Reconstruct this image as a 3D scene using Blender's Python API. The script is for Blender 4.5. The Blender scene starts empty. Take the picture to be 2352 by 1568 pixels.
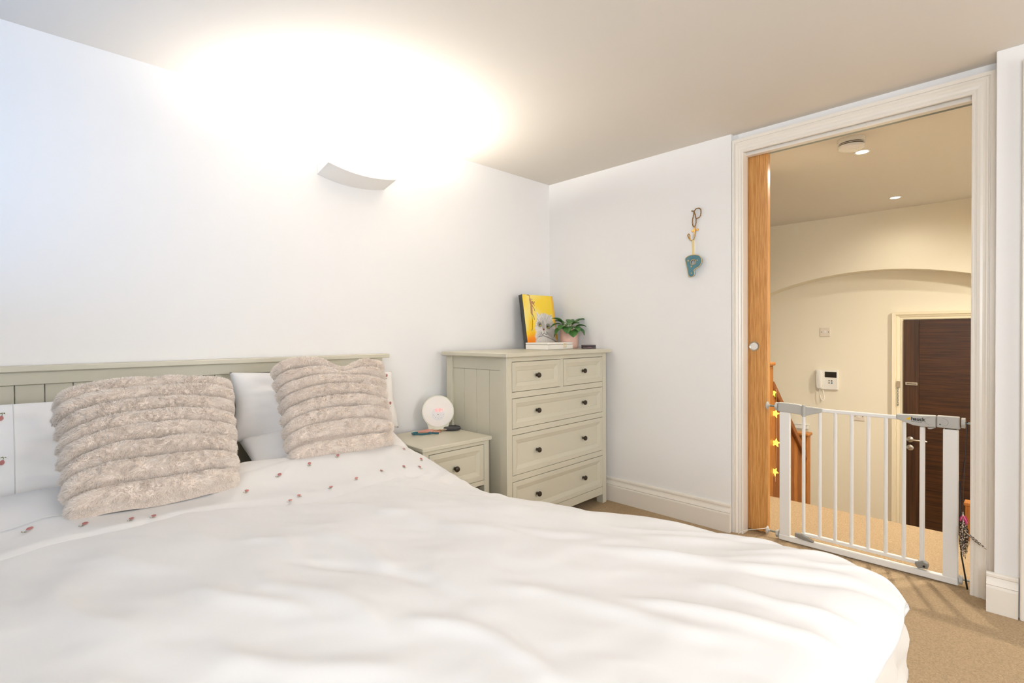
import bpy, bmesh, math, random
import numpy as np
from mathutils import Vector, Matrix

random.seed(7); np.random.seed(7)
scene = bpy.context.scene
COL = scene.collection
PI = math.pi
H = 2.232          # ceiling height
HALL = -0.75       # lower hall floor

# ------------------------------------------------------------------ camera
YAW, PITCH, ROLL = math.radians(44.51585), math.radians(-0.645806), math.radians(-0.30659)
fw = Vector((math.sin(YAW)*math.cos(PITCH), math.cos(YAW)*math.cos(PITCH), math.sin(PITCH)))
r0 = Vector((math.cos(YAW), -math.sin(YAW), 0)); u0 = r0.cross(fw)
cr = r0*math.cos(ROLL) + u0*math.sin(ROLL); cu = -r0*math.sin(ROLL) + u0*math.cos(ROLL)
cam_d = bpy.data.cameras.new('camera'); cam = bpy.data.objects.new('camera', cam_d); COL.objects.link(cam)
cam.matrix_world = Matrix(((cr.x, cu.x, -fw.x, -2.889), (cr.y, cu.y, -fw.y, -2.533), (cr.z, cu.z, -fw.z, 1.12), (0, 0, 0, 1)))
cam_d.sensor_width = 36; cam_d.lens = 17.977; cam_d.shift_y = -0.0012
cam_d.clip_start = 0.02; cam_d.clip_end = 60
scene.camera = cam

# ------------------------------------------------------------------ world, light, exposure
scene.view_settings.view_transform = 'Standard'
scene.view_settings.look = 'None'
scene.view_settings.gamma = 1.0
scene.view_settings.use_curve_mapping = False
scene.view_settings.exposure = 0.52
scene.cycles.max_bounces = 6; scene.cycles.diffuse_bounces = 4; scene.cycles.glossy_bounces = 2; scene.cycles.transmission_bounces = 3
scene.cycles.use_light_tree = False; scene.cycles.caustics_reflective = False; scene.cycles.caustics_refractive = False
world = bpy.data.worlds.new('sky'); scene.world = world; world.use_nodes = True
wn = world.node_tree.nodes; wn['Background'].inputs[0].default_value = (0.62, 0.78, 1.0, 1); wn['Background'].inputs[1].default_value = 1.0

def area(name, loc, target, sx, sy, power, col, spread=180):
    l = bpy.data.lights.new(name, 'AREA'); l.shape = 'RECTANGLE'; l.size = sx; l.size_y = sy
    l.energy = power; l.color = col; l.spread = math.radians(spread)
    o = bpy.data.objects.new(name, l); COL.objects.link(o); o.location = loc
    o.rotation_euler = (Vector(target)-Vector(loc)).to_track_quat('-Z', 'Y').to_euler()
    return o
def spot(name, loc, target, power, col, deg, blend, rad):
    l = bpy.data.lights.new(name, 'SPOT'); l.energy = power; l.color = col
    l.spot_size = math.radians(deg); l.spot_blend = blend; l.shadow_soft_size = rad
    o = bpy.data.objects.new(name, l); COL.objects.link(o); o.location = loc
    o.rotation_euler = (Vector(target)-Vector(loc)).to_track_quat('-Z', 'Y').to_euler()
    return o
# assumed window light, unseen, coloured blue and aimed up to tint the upper left; then added fill lights at left rear and behind the camera
area('assumed_window_light', (-3.55, -.75, 1.27), (-3.52, -.65, 2.2), .9, 0.5, 7, (0.14, 0.46, 1.0))
area('side_fill_light', (-3.62, -3.05, 1.42), (0, -1.9, 1.35), 1.5, 1.2, 42, (0.90, 0.95, 1.0))  # unseen fill added to brighten the right wall
area('rear_fill_light', (-1.1, -5.08, 1.40), (-.8, 0, 1.10), 1.8, 1.4, 32, (0.98, 0.985, 1.0))  # unseen fill added behind the camera to light the room evenly
# unseen spot added to lift the hall's ambient light, out of view to the right
spot('hall_fill', (1.5, -3.1, 2.20), (1.9, -2.6, -.7), 128, (1.0, .95, .84), 150, .9, .05)

# ------------------------------------------------------------------ materials
def srgb(r, g, b):
    f = lambda c: (c/255/12.92) if c/255 <= 0.04045 else ((c/255+0.055)/1.055)**2.4
    return (f(r), f(g), f(b), 1)
MATS = {}
def mat(name, col, rough=0.5, metal=0.0, emit=None, estr=0.0, spec=0.5, bump=None, var=None, sheen=0, trans=0, coat=0, sss=0):
    """bump = (scale, strength, distance); var = (scale, amount)."""
    m = bpy.data.materials.new(name); m.use_nodes = True
    nt = m.node_tree; b = nt.nodes['Principled BSDF']
    b.inputs['Base Color'].default_value = col; b.inputs['Roughness'].default_value = rough
    b.inputs['Metallic'].default_value = metal; b.inputs['Specular IOR Level'].default_value = spec
    if sheen: b.inputs['Sheen Weight'].default_value = sheen
    if trans: b.inputs['Transmission Weight'].default_value = trans
    if coat: b.inputs['Coat Weight'].default_value = coat; b.inputs['Coat Roughness'].default_value = 0.15
    if sss: b.inputs['Subsurface Weight'].default_value = sss; b.inputs['Subsurface Radius'].default_value = (.01, .006, .004); b.inputs['Subsurface Scale'].default_value = 0.5
    if emit: b.inputs['Emission Color'].default_value = emit; b.inputs['Emission Strength'].default_value = estr
    tc = nt.nodes.new('ShaderNodeTexCoord')
    if var:
        n = nt.nodes.new('ShaderNodeTexNoise'); n.inputs['Scale'].default_value = var[0]; n.inputs['Detail'].default_value = 4
        nt.links.new(tc.outputs['Object'], n.inputs['Vector'])
        mx = nt.nodes.new('ShaderNodeMix'); mx.data_type = 'RGBA'
        k = var[1]
        mx.inputs[6].default_value = (col[0]*(1-k), col[1]*(1-k), col[2]*(1-k), 1)
        mx.inputs[7].default_value = (min(1, col[0]*(1+k)), min(1, col[1]*(1+k)), min(1, col[2]*(1+k)), 1)
        nt.links.new(n.outputs['Fac'], mx.inputs[0]); nt.links.new(mx.outputs[2], b.inputs['Base Color'])
    if bump:
        n2 = nt.nodes.new('ShaderNodeTexNoise'); n2.inputs['Scale'].default_value = bump[0]; n2.inputs['Detail'].default_value = 3
        nt.links.new(tc.outputs['Object'], n2.inputs['Vector'])
        bp = nt.nodes.new('ShaderNodeBump'); bp.inputs['Strength'].default_value = bump[1]; bp.inputs['Distance'].default_value = bump[2]
        nt.links.new(n2.outputs['Fac'], bp.inputs['Height']); nt.links.new(bp.outputs['Normal'], b.inputs['Normal'])
    MATS[name] = m
    return m

def wood(name, c1, c2, axis_scale, rough=0.4, ring=9.0, coat=0.0):
    """Grain: noise stretched along one axis (small scale = along the grain)."""
    m = mat(name, c1, rough, coat=coat); nt = m.node_tree; b = nt.nodes['Principled BSDF']
    tc = [n for n in nt.nodes if n.type == 'TEX_COORD'][0]
    mp = nt.nodes.new('ShaderNodeMapping'); mp.inputs['Scale'].default_value = axis_scale
    n = nt.nodes.new('ShaderNodeTexNoise'); n.inputs['Scale'].default_value = ring; n.inputs['Detail'].default_value = 8; n.inputs['Roughness'].default_value = 0.65
    cr_ = nt.nodes.new('ShaderNodeValToRGB'); cr_.color_ramp.elements[0].position = 0.34; cr_.color_ramp.elements[1].position = 0.66
    cr_.color_ramp.elements[0].color = c1; cr_.color_ramp.elements[1].color = c2
    nt.links.new(tc.outputs['Object'], mp.inputs['Vector']); nt.links.new(mp.outputs['Vector'], n.inputs['Vector'])
    nt.links.new(n.outputs['Fac'], cr_.inputs['Fac']); nt.links.new(cr_.outputs['Color'], b.inputs['Base Color'])
    return m

M_WALL = mat('wall_paint', srgb(243, 241, 239), 0.75, spec=0.2, bump=(60, 0.05, 0.002))
M_CEIL = mat('ceiling_paint', srgb(224, 217, 207), 0.85, spec=0.15)
M_HALLWALL = mat('hall_wall_paint', srgb(238, 229, 209), 0.75, spec=0.2)
M_TRIM = mat('trim_gloss', srgb(240, 233, 222), 0.28)
M_TRIMH = mat('hall_trim_gloss', srgb(240, 228, 200), 0.28)
M_SAGE = mat('sage_paint', srgb(206, 200, 180), 0.38, bump=(220, 0.04, 0.001))
M_DARKGAP = mat('cabinet_inside', srgb(70, 62, 50), 0.8)
M_KNOB = mat('dark_bronze', srgb(72, 62, 52), 0.32, metal=0.75)
M_LINEN = mat('white_cotton', srgb(226, 222, 218), 0.85, spec=0.15, sheen=0.25, bump=(700, 0.08, 0.0006))
M_PILLOW = mat('pillow_cotton', srgb(246, 242, 238), 0.85, spec=0.15, sheen=0.25, bump=(700, 0.08, 0.0006))
M_SHEET = mat('sheet_cotton', srgb(218, 210, 199), 0.85, spec=0.15, sheen=0.2, bump=(500, 0.1, 0.0008))
M_PIPE = mat('cream_piping', srgb(240, 234, 222), 0.8)
M_RED = mat('embroidery_rose', srgb(186, 118, 112), 0.8)
M_GREEN = mat('embroidery_green', srgb(120, 122, 78), 0.8)
M_FUR = mat('plush_fur', srgb(250, 239, 229), 0.9, spec=0.1, sheen=0.2, var=(9, 0.06))
_nt = M_FUR.node_tree; _pb = _nt.nodes['Principled BSDF']; _tr = _nt.nodes.new('ShaderNodeBsdfTranslucent'); _tr.inputs[0].default_value = srgb(250, 243, 236)
_mx = _nt.nodes.new('ShaderNodeMixShader'); _mx.inputs[0].default_value = .32; _out = [q for q in _nt.nodes if q.type == 'OUTPUT_MATERIAL'][0]
_nt.links.new(_pb.outputs[0], _mx.inputs[1]); _nt.links.new(_tr.outputs[0], _mx.inputs[2]); _nt.links.new(_mx.outputs[0], _out.inputs['Surface'])
M_FURB = mat('plush_backing', srgb(230, 215, 202), 0.9, spec=0.1)
M_OAKV = wood('oak_vertical', srgb(184, 122, 58), srgb(230, 174, 104), (26, 26, 0.9), 0.38, coat=0.1)
M_PINE = wood('stair_pine', srgb(150, 88, 30), srgb(190, 124, 56), (16, 16, 1.0), 0.4)
M_PINED = wood('stair_pine_deep', srgb(112, 60, 20), srgb(160, 96, 42), (16, 16, 1.0), 0.4)
M_WALNUTH = wood('walnut_horizontal', srgb(30, 15, 6), srgb(84, 50, 24), (4, 1.3, 60), 0.32, ring=2.2)
M_WALNUTV = wood('walnut_vertical', srgb(44, 26, 14), srgb(84, 54, 34), (10, 34, 0.7), 0.32, ring=2.0)
M_WHITEP = mat('white_plastic', srgb(236, 232, 224), 0.4)
M_GATEW = mat('gate_enamel', srgb(240, 238, 234), 0.3)
M_GATEG = mat('gate_grey_plastic', srgb(186, 184, 178), 0.45)
M_STEEL = mat('zinc_steel', srgb(150, 160, 158), 0.3, metal=0.9)
M_CHROME = mat('brushed_steel', srgb(205, 198, 184), 0.25, metal=0.9)
M_BLACK = mat('black_plastic', srgb(18, 16, 16), 0.5)
M_BRASS = mat('brass', srgb(190, 148, 84), 0.32, metal=0.9)
M_CARPET = mat('carpet_pile', srgb(194, 168, 134), 0.95, spec=0.05, bump=(260, 1.0, 0.008), var=(190, 0.42))
M_GLASS = mat('window_glass', (1, 1, 1, 1), 0.02, trans=1.0)

# ------------------------------------------------------------------ mesh helpers
class B:
    def __init__(s): s.bm = bmesh.new()
    def box(s, x0, x1, y0, y1, z0, z1, bev=0.0, seg=1):
        bm = bmesh.new()
        vs = [bm.verts.new((x, y, z)) for x in (x0, x1) for y in (y0, y1) for z in (z0, z1)]
        for f in ((0, 1, 3, 2), (4, 6, 7, 5), (0, 4, 5, 1), (2, 3, 7, 6), (0, 2, 6, 4), (1, 5, 7, 3)):
            bm.faces.new([vs[i] for i in f])
        if bev > 0: bmesh.ops.bevel(bm, geom=list(bm.edges), offset=bev, segments=seg, affect='EDGES', profile=0.5)
        return s._add(bm)
    def _add(s, bm):
        me = bpy.data.meshes.new('t'); bm.to_mesh(me); bm.free(); s.bm.from_mesh(me); bpy.data.meshes.remove(me); return s
    def raw(s, vs, fs):
        v = [s.bm.verts.new(p) for p in vs]
        for f in fs:
            try: s.bm.faces.new([v[i] for i in f])
            except ValueError: pass
        return s
    def prism(s, poly, vec, bev=0.0):
        """closed polygon (list of 3D points) extruded by vec"""
        bm = bmesh.new(); n = len(poly); vec = Vector(vec)
        a = [bm.verts.new(p) for p in poly]; b = [bm.verts.new(Vector(p)+vec) for p in poly]
        bm.faces.new(a[::-1]); bm.faces.new(b)
        for i in range(n): bm.faces.new((a[i], a[(i+1) % n], b[(i+1) % n], b[i]))
        bmesh.ops.recalc_face_normals(bm, faces=list(bm.faces))
        if bev > 0: bmesh.ops.bevel(bm, geom=list(bm.edges), offset=bev, segments=2, affect='EDGES', profile=0.5)
        return s._add(bm)
    def tube(s, path, rad, n=8, cap=True):
        P = [Vector(p) for p in path]; R = rad if isinstance(rad, (list, tuple)) else [rad]*len(P)
        rings = []; prev = None
        for i, p in enumerate(P):
            t = (P[min(i+1, len(P)-1)]-P[max(i-1, 0)]).normalized()
            if prev is None:
                a = Vector((0, 0, 1)) if abs(t.z) < 0.9 else Vector((1, 0, 0)); x = t.cross(a).normalized()
            else: x = (prev - t*prev.dot(t)).normalized()
            prev = x; y = t.cross(x)
            rings.append([s.bm.verts.new(p+(x*math.cos(2*PI*k/n)+y*math.sin(2*PI*k/n))*R[i]) for k in range(n)])
        for i in range(len(P)-1):
            for k in range(n):
                s.bm.faces.new((rings[i][k], rings[i][(k+1) % n], rings[i+1][(k+1) % n], rings[i+1][k]))
        if cap: s.bm.faces.new(rings[0][::-1]); s.bm.faces.new(rings[-1])
        return s
    def lathe(s, prof, origin, axis=(0, 0, 1), n=24):
        """prof = [(radius, along axis)]"""
        ax = Vector(axis).normalized(); a = Vector((0, 0, 1)) if abs(ax.z) < 0.9 else Vector((1, 0, 0))
        x = ax.cross(a).normalized(); y = ax.cross(x); o = Vector(origin); rings = []
        for r, h in prof:
            if r < 1e-6: rings.append([s.bm.verts.new(o+ax*h)])
            else: rings.append([s.bm.verts.new(o+ax*h+(x*math.cos(2*PI*k/n)+y*math.sin(2*PI*k/n))*r) for k in range(n)])
        for i in range(len(rings)-1):
            A, Bq = rings[i], rings[i+1]
            for k in range(n):
                if len(A) == 1 and len(Bq) == 1: continue
                if len(A) == 1: s.bm.faces.new((A[0], Bq[k], Bq[(k+1) % n]))
                elif len(Bq) == 1: s.bm.faces.new((A[k], A[(k+1) % n], Bq[0]))
                else: s.bm.faces.new((A[k], A[(k+1) % n], Bq[(k+1) % n], Bq[k]))
        if len(rings[0]) > 1: s.bm.faces.new(rings[0][::-1])
        if len(rings[-1]) > 1: s.bm.faces.new(rings[-1])
        return s
    def strip(s, sections, close=True):
        """list of equally long point rows joined into a skin; ends capped when close"""
        rows = [[s.bm.verts.new(p) for p in sec] for sec in sections]
        for i in range(len(rows)-1):
            for k in range(len(rows[0])-1):
                s.bm.faces.new((rows[i][k], rows[i][k+1], rows[i+1][k+1], rows[i+1][k]))
        if close: s.bm.faces.new(rows[0][::-1]); s.bm.faces.new(rows[-1])
        return s

def root_of(o):
    while o.parent: o = o.parent
    return o
def finish(name, me, m, parent=None, smooth=False, local=False):
    if m is not None: me.materials.append(m)
    if smooth:
        me.polygons.foreach_set('use_smooth', [True]*len(me.polygons))
        if smooth == 'auto': me.set_sharp_from_angle(angle=math.radians(38))
    o = bpy.data.objects.new(name, me); COL.objects.link(o)
    if parent is not None:
        o.parent = parent
        if not local:
            rt = root_of(parent); me.transform(rt.matrix_basis.inverted())
    else:
        co = np.empty(len(me.vertices)*3); me.vertices.foreach_get('co', co); co = co.reshape(-1, 3)
        c = Vector(((co[:, 0].min()+co[:, 0].max())/2, (co[:, 1].min()+co[:, 1].max())/2, co[:, 2].min()))
        me.transform(Matrix.Translation(-c)); o.location = c
    return o
def build(b, name, m, parent=None, smooth=False, local=False, norm=True):
    if norm: bmesh.ops.recalc_face_normals(b.bm, faces=list(b.bm.faces))
    me = bpy.data.meshes.new(name); b.bm.to_mesh(me); b.bm.free()
    return finish(name, me, m, parent, smooth, local)
def tag(o, label, cat, group=None):
    o['label'] = label; o['category'] = cat
    if group: o['group'] = group
    return o
def thing(name, label, cat, loc=(0, 0, 0), rotz=0.0, group=None):
    o = bpy.data.objects.new(name, None); COL.objects.link(o); o.empty_display_size = 0.05
    o.location = loc; o.rotation_euler = (0, 0, rotz)
    o.matrix_basis = Matrix.Translation(loc) @ Matrix.Rotation(rotz, 4, 'Z')
    return tag(o, label, cat, group)
def struct(o): o['kind'] = 'structure'; return o
def sroot(name, loc=(0, 0, 0)):
    o = bpy.data.objects.new(name, None); COL.objects.link(o); o.location = loc
    o.matrix_basis = Matrix.Translation(loc); o['kind'] = 'structure'; return o
def inst(src, parent, dx=0, dy=0, dz=0):
    o = src.copy(); COL.objects.link(o); o.parent = parent; o.location = src.location + Vector((dx, dy, dz)); return o
def grid_mesh(name, P, closed_u=False):
    """P: (n,m,3) numpy -> mesh"""
    n, m = P.shape[:2]; me = bpy.data.meshes.new(name)
    idx = np.arange(n*m).reshape(n, m)
    if closed_u: idx = np.vstack([idx, idx[:1]])
    q = np.stack([idx[:-1, :-1], idx[1:, :-1], idx[1:, 1:], idx[:-1, 1:]], -1).reshape(-1, 4)
    me.vertices.add(n*m); me.vertices.foreach_set('co', P.reshape(-1).astype(np.float32))
    me.loops.add(q.size); me.loops.foreach_set('vertex_index', q.reshape(-1).astype(np.int32))
    me.polygons.add(len(q)); me.polygons.foreach_set('loop_start', np.arange(0, q.size, 4, dtype=np.int32))
    me.update(calc_edges=True); me.validate(); return me
def vnoise(x, y, seed=0):
    """smooth value noise, numpy"""
    rs = np.random.RandomState(seed); T = rs.rand(64, 64)
    xi = np.floor(x).astype(int); yi = np.floor(y).astype(int); xf = x-xi; yf = y-yi
    xf = xf*xf*xf*(xf*(xf*6-15)+10); yf = yf*yf*yf*(yf*(yf*6-15)+10)
    g = lambda a, b: T[a % 64, b % 64]
    return (g(xi, yi)*(1-xf)+g(xi+1, yi)*xf)*(1-yf)+(g(xi, yi+1)*(1-xf)+g(xi+1, yi+1)*xf)*yf - 0.5
def sstep(a, b, x):
    t = np.clip((x-a)/(b-a), 0, 1); return t*t*(3-2*t)

# ------------------------------------------------------------------ the room shell
XL, YF = -3.72, -5.2
struct(build(B().box(XL-.12, .83, YF-.1, .12, -.06, 0), 'floor', M_CARPET))
struct(build(B().box(XL-.12, 3.2, YF-.1, .5, H, H+.08), 'ceiling', M_CEIL))
struct(build(B().box(XL-.12, .2, 0, .12, 0, H), 'wall_back', M_WALL))
# right wall: two skins with the pocket for the sliding door between them
w = B(); w.box(0, .088, -1.349, 0, 0, H); w.box(.152, .2, -1.38, .0, 0, H); w.box(.088, .152, -.45, 0, 0, H)
struct(build(w, 'wall_right', M_WALL))
struct(build(B().box(.034, .2, -2.44, -1.349, 2.195, H), 'wall_right_lintel', M_WALL))
struct(build(B().box(-.083, .2, YF, -2.43, 0, H, .002), 'wall_right_pier', M_WALL))
# left wall with an assumed window and an added one (out of view)
wl = B()
wy0, wy1, wz0, wz1 = -2.0, -.7, .95, 1.95
wl.box(XL-.12, XL, YF, -3.9, 0, H); wl.box(XL-.12, XL, -2.2, wy0, 0, H); wl.box(XL-.12, XL, -3.9, -2.2, 0, .7); wl.box(XL-.12, XL, -3.9, -2.2, 2.1, H); wl.box(XL-.12, XL, wy1, .12, 0, H); wl.box(XL-.12, XL, wy0, wy1, 0, wz0); wl.box(XL-.12, XL, wy0, wy1, wz1, H)
struct(build(wl, 'wall_left', mat('added_blue_tint', srgb(56, 78, 104), .8, spec=.2)))  # blue added to the unseen wall to tint and dim the left side
wf = B(); wf.box(XL-.12, -2.75, YF-.12, YF, 0, H); wf.box(-.05, .2, YF-.12, YF, 0, H); wf.box(-2.75, -.05, YF-.12, YF, 0, .6); wf.box(-2.75, -.05, YF-.12, YF, 2.12, H)
struct(build(wf, 'wall_front', M_WALL))
added_win2 = sroot('added_window_2', (-1.4, YF-.06, .6)); f_ = B()  # unseen window added to go with the rear fill light
for (xa, xb, za, zb) in ((-2.75, -.05, .6, .66), (-2.75, -.05, 2.06, 2.12), (-2.75, -2.69, .66, 2.06), (-.11, -.05, .66, 2.06), (-1.43, -1.37, .66, 2.06)): f_.box(xa, xb, YF-.09, YF-.04, za, zb, .004)
build(f_, 'window_frame', M_TRIM, added_win2)
for xa, xb in ((-2.69, -1.43), (-1.37, -.11)): build(B().box(xa, xb, YF-.068, YF-.062, .66, 2.06), 'pane', M_GLASS, added_win2)
assumed_win = sroot('assumed_window_1', (XL-.06, (wy0+wy1)/2, wz0))  # assumed window, out of view, to go with the blue light
f_ = B(); t_ = .05
f_.box(XL-.09, XL-.04, wy0, wy1, wz0, wz0+t_, .004); f_.box(XL-.09, XL-.04, wy0, wy1, wz1-t_, wz1, .004)
f_.box(XL-.09, XL-.04, wy0, wy0+t_, wz0+t_, wz1-t_, .004); f_.box(XL-.09, XL-.04, wy1-t_, wy1, wz0+t_, wz1-t_, .004); f_.box(XL-.09, XL-.04, -1.375, -1.325, wz0+t_, wz1-t_, .004)
build(f_, 'window_frame', M_TRIM, assumed_win)
build(B().box(XL-.068, XL-.062, wy0+t_, -1.375, wz0+t_, wz1-t_), 'pane', M_GLASS, assumed_win)
build(B().box(XL-.068, XL-.062, -1.325, wy1-t_, wz0+t_, wz1-t_), 'pane', M_GLASS, assumed_win)

added_win3 = sroot('added_window_3', (XL-.06, -3.05, .7)); f_ = B()  # extra unseen window, put in for the side fill light
for (ya, yb, za, zb) in ((-3.9, -2.2, .7, .76), (-3.9, -2.2, 2.04, 2.1), (-3.9, -3.84, .76, 2.04), (-2.26, -2.2, .76, 2.04)): f_.box(XL-.09, XL-.04, ya, yb, za, zb, .004)
build(f_, 'window_frame', M_TRIM, added_win3)
build(B().box(XL-.068, XL-.062, -3.84, -2.26, .76, 2.04), 'pane', M_GLASS, added_win3)

# skirting
SK = [(0, .157), (.010, .156), (.013, .150), (.013, .142), (.009, .138), (.011, .130), (.018, .117), (.021, .111), (.016, .107), (.021, .102), (.022, .097), (.022, 0), (0, 0)]
def skirting(name, x, y0, y1, side=-1, m=None):
    s = B().strip([[(x+side*p, y, z) for p, z in SK] for y in (y0, y1)])
    return struct(build(s, name, m or M_TRIM))
skirting('baseboard_right', 0, -1.349, 0)
skirting('baseboard_pier', -.083, -2.408, -2.50)
s_ = B().strip([[(x, 0-p, z) for p, z in SK] for x in (XL, -.024)]); struct(build(s_, 'baseboard_back', M_TRIM))
struct(build(B().box(-.112, -.083, -2.60, -2.504, 0, 2.165, .004), 'trim_3', M_TRIM))

# door architrave (mitred moulded frame)
YL, YR, ZT = -1.407, -2.351, 2.123
PR = [(0, 0), (0, .013), (.006, .016), (.013, .016), (.015, .013), (.017, .013), (.022, .017), (.034, .0195), (.044, .018), (.052, .022), (.058, .027), (.064, .027), (.066, .024), (.070, .024), (.072, .030), (.092, .030), (.094, 0)]
sections = []
for (yy, zz, dy, dz, sc) in ((YL, 0, 1, 0, .60), (YL, ZT, 1, 1, .60), (YR, ZT, -1, 1, .82), (YR, 0, -1, 0, .82)):
    sections.append([(.034-p, yy+dy*d*sc, zz+dz*d*.78) for d, p in PR])
t1 = sroot('trim_1', (.03, -1.88, 0))
for i, nm in enumerate(('architrave_leg', 'architrave_head', 'architrave_leg')):
    build(B().strip(sections[i:i+2]), nm, M_TRIM, t1)
lin = B()
lin.box(.034, .2, -2.43, YR, 0, 2.2); build(lin, 'jamb', M_TRIM, t1)
lin = B(); lin.box(.034, .086, YL, -1.349, 0, 2.2); lin.box(.154, .2, -1.40, -1.36, 0, 2.2); build(lin, 'jamb', M_TRIM, t1)
lin = B(); lin.box(.034, .040, YR, YL, 2.127, 2.2); lin.box(.054, .092, YR, YL+.004, 2.108, 2.2, .002); lin.box(.152, .2, YR, YL, 2.14, 2.2)
build(lin, 'head_lining', M_TRIM, t1)
build(B().box(.098, .150, YR, -1.40, 2.119, 2.16, .002), 'sliding_track', M_STEEL, t1)

# sliding oak pocket door with its flush pull
d1 = sroot('door_1', (.12, -1.04, .012))
build(B().box(.100, .140, -1.508, -.56, .012, 2.116, .002), 'door_leaf', M_OAKV, d1)
hd = build(B().lathe([(0, .001), (.0215, .001), (.0235, -.0005), (.027, -.0025), (.0275, .0), (.0275, .004), (0, .004)], (.099, -1.437, 1.047), (1, 0, 0), 32), 'flush_pull', M_CHROME, d1, smooth='auto')
build(B().lathe([(0, 0), (.0205, 0), (.0205, .0012), (0, .0012)], (.0978, -1.437, 1.047), (1, 0, 0), 32), 'pull_dish', M_WHITEP, hd, smooth='auto')

# ------------------------------------------------------------------ the hall beyond
struct(build(B().box(.83, 3.2, -3.6, .5, HALL-.06, HALL), 'floor_hall', M_CARPET))
struct(build(B().box(.2, .80, -1.10, -1.235, 0, H), 'wall_landing_left', M_HALLWALL))
s_ = B().strip([[(x, -1.235-p, z) for p, z in SK] for x in (.2, .80)]); struct(build(s_, 'baseboard_landing', M_TRIMH))
struct(build(B().box(.2, 3.2, .38, .5, HALL, H), 'wall_hall_left', M_HALLWALL))
struct(build(B().box(.2, 3.2, -3.6, -3.5, HALL, H), 'wall_hall_right', M_HALLWALL))
struct(build(B().box(2.98, 3.1, -3.6, .5, HALL, H), 'wall_hall_far', M_HALLWALL))
struct(build(B().box(.2, .24, -1.1, .5, HALL, H), 'wall_hall_near', M_HALLWALL))
ar = B(); ys = [.38, -.12] + [-.15-i*(2.62/40) for i in range(41)] + [-2.8, -3.5]
def archz(y):
    q = 2.60**2-(y+1.50)**2
    return max(HALL, -0.902+math.sqrt(q)) if -2.78 < y < -.14 else HALL
fr = [(2.81, y, archz(y)) for y in ys]; frt = [(2.81, y, H) for y in ys]
bk = [(2.98, y, archz(y)) for y in ys]; bkt = [(2.98, y, H) for y in ys]
ar.strip([frt, fr, bk, bkt], close=False); struct(build(ar, 'wall_hall_arch', M_HALLWALL))

# stair flight, landing edge to the lower hall
stf = sroot('stair_flight', (1.25, -1.9, HALL))
for i in range(4):
    x0 = .83+i*.25; zt = -.1875*(i+1)
    if i < 3: build(B().box(x0, x0+.25, -2.35, -1.26, zt-.04, zt, .004), 'tread', M_CARPET, stf)
    build(B().box(x0-.02, x0, -2.35, -1.26, zt, zt+.1875-(.001 if i else .062), .001), 'riser', M_CARPET, stf)

bal = thing('stair_balustrade', 'oak stair balustrade with sloping handrail and planked side', 'balustrade', (1.25, -1.245, HALL))
def newel(x, y, z0, z1, hw=.043):
    nb = build(B().box(x-hw, x+hw, y-hw, y+hw, z0, z1, .004), 'newel_post', M_PINE, bal)
    c = B(); c.box(x-hw-.012, x+hw+.012, y-hw-.012, y+hw+.012, z1, z1+.024, .007, 2); build(c, 'newel_cap', M_PINE, nb)
newel(.875, -1.2235, -.06, .893); newel(1.70, -1.232, HALL, .290)
sl = (.13-.755)/(1.66-.915)
rz = lambda x: .755+sl*(x-.915)
build(B().prism([(.915, -1.275, rz(.915)-.03), (.915, -1.275, rz(.915)+.03), (1.66, -1.275, rz(1.66)+.03), (1.66, -1.275, rz(1.66)-.03)], (0, .06, 0), .006), 'handrail', M_PINED, bal)
build(B().prism([(.915, -1.262, rz(.915)-.88), (.915, -1.262, rz(.915)-.62), (1.66, -1.262, rz(1.66)-.62), (1.66, -1.262, rz(1.66)-.88)], (0, .035, 0), .003), 'string_board', M_PINED, bal)
for i in range(9):
    xa = .918+i*.0825; xb = xa+.078
    build(B().prism([(xa, -1.254, rz(xa)-.70), (xa, -1.254, rz(xa)-.025), (xb, -1.254, rz(xb)-.025), (xb, -1.254, rz(xb)-.70)], (0, .018 if i % 2 else .024, 0), .002), 'plank', M_PINED if i % 2 else M_PINE, bal)
ps = thing('wooden_post', 'low wooden post at the landing edge beside the right door jamb', 'post', (.795, -2.325, 0))
build(B().box(.765, .825, -2.365, -2.285, 0, .188, .003), 'post_shaft', M_PINE, ps)
build(B().box(.757, .833, -2.373, -2.279, .188, .206, .005, 2), 'post_cap', M_PINE, ps)

# star fairy lights hanging from the top newel
M_STAR = mat('lit_star', srgb(255, 226, 60), 0.4, emit=srgb(255, 226, 90), estr=1.2)
sg = thing('star_light_string', 'string of small lit yellow stars hanging down the top stair post', 'fairy lights', (.93, -1.272, .08))
sp = [(.928, -1.286, .73), (.928, -1.282, .70), (.928, -1.280, .56), (.928, -1.281, .37), (.928, -1.279, .17), (.928, -1.277, .08)]
build(B().tube(sp, .0012, 5), 'wire', mat('clear_wire', srgb(220, 190, 150), .3), sg)
for (z, y, rot, sx) in ((.702, -1.2685, .2, .35), (.557, -1.2745, .25, .95), (.352, -1.2790, .1, 1.0), (.148, -1.2720, .5, .8)):
    pts = []
    for k in range(10):
        a = rot+PI/2+k*PI/5; r_ = .031 if k % 2 == 0 else .0135
        pts.append((.926, y+math.cos(a)*r_*sx, z+math.sin(a)*r_))
    build(B().prism(pts, (.008, 0, 0)), 'star', M_STAR, sg)

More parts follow.
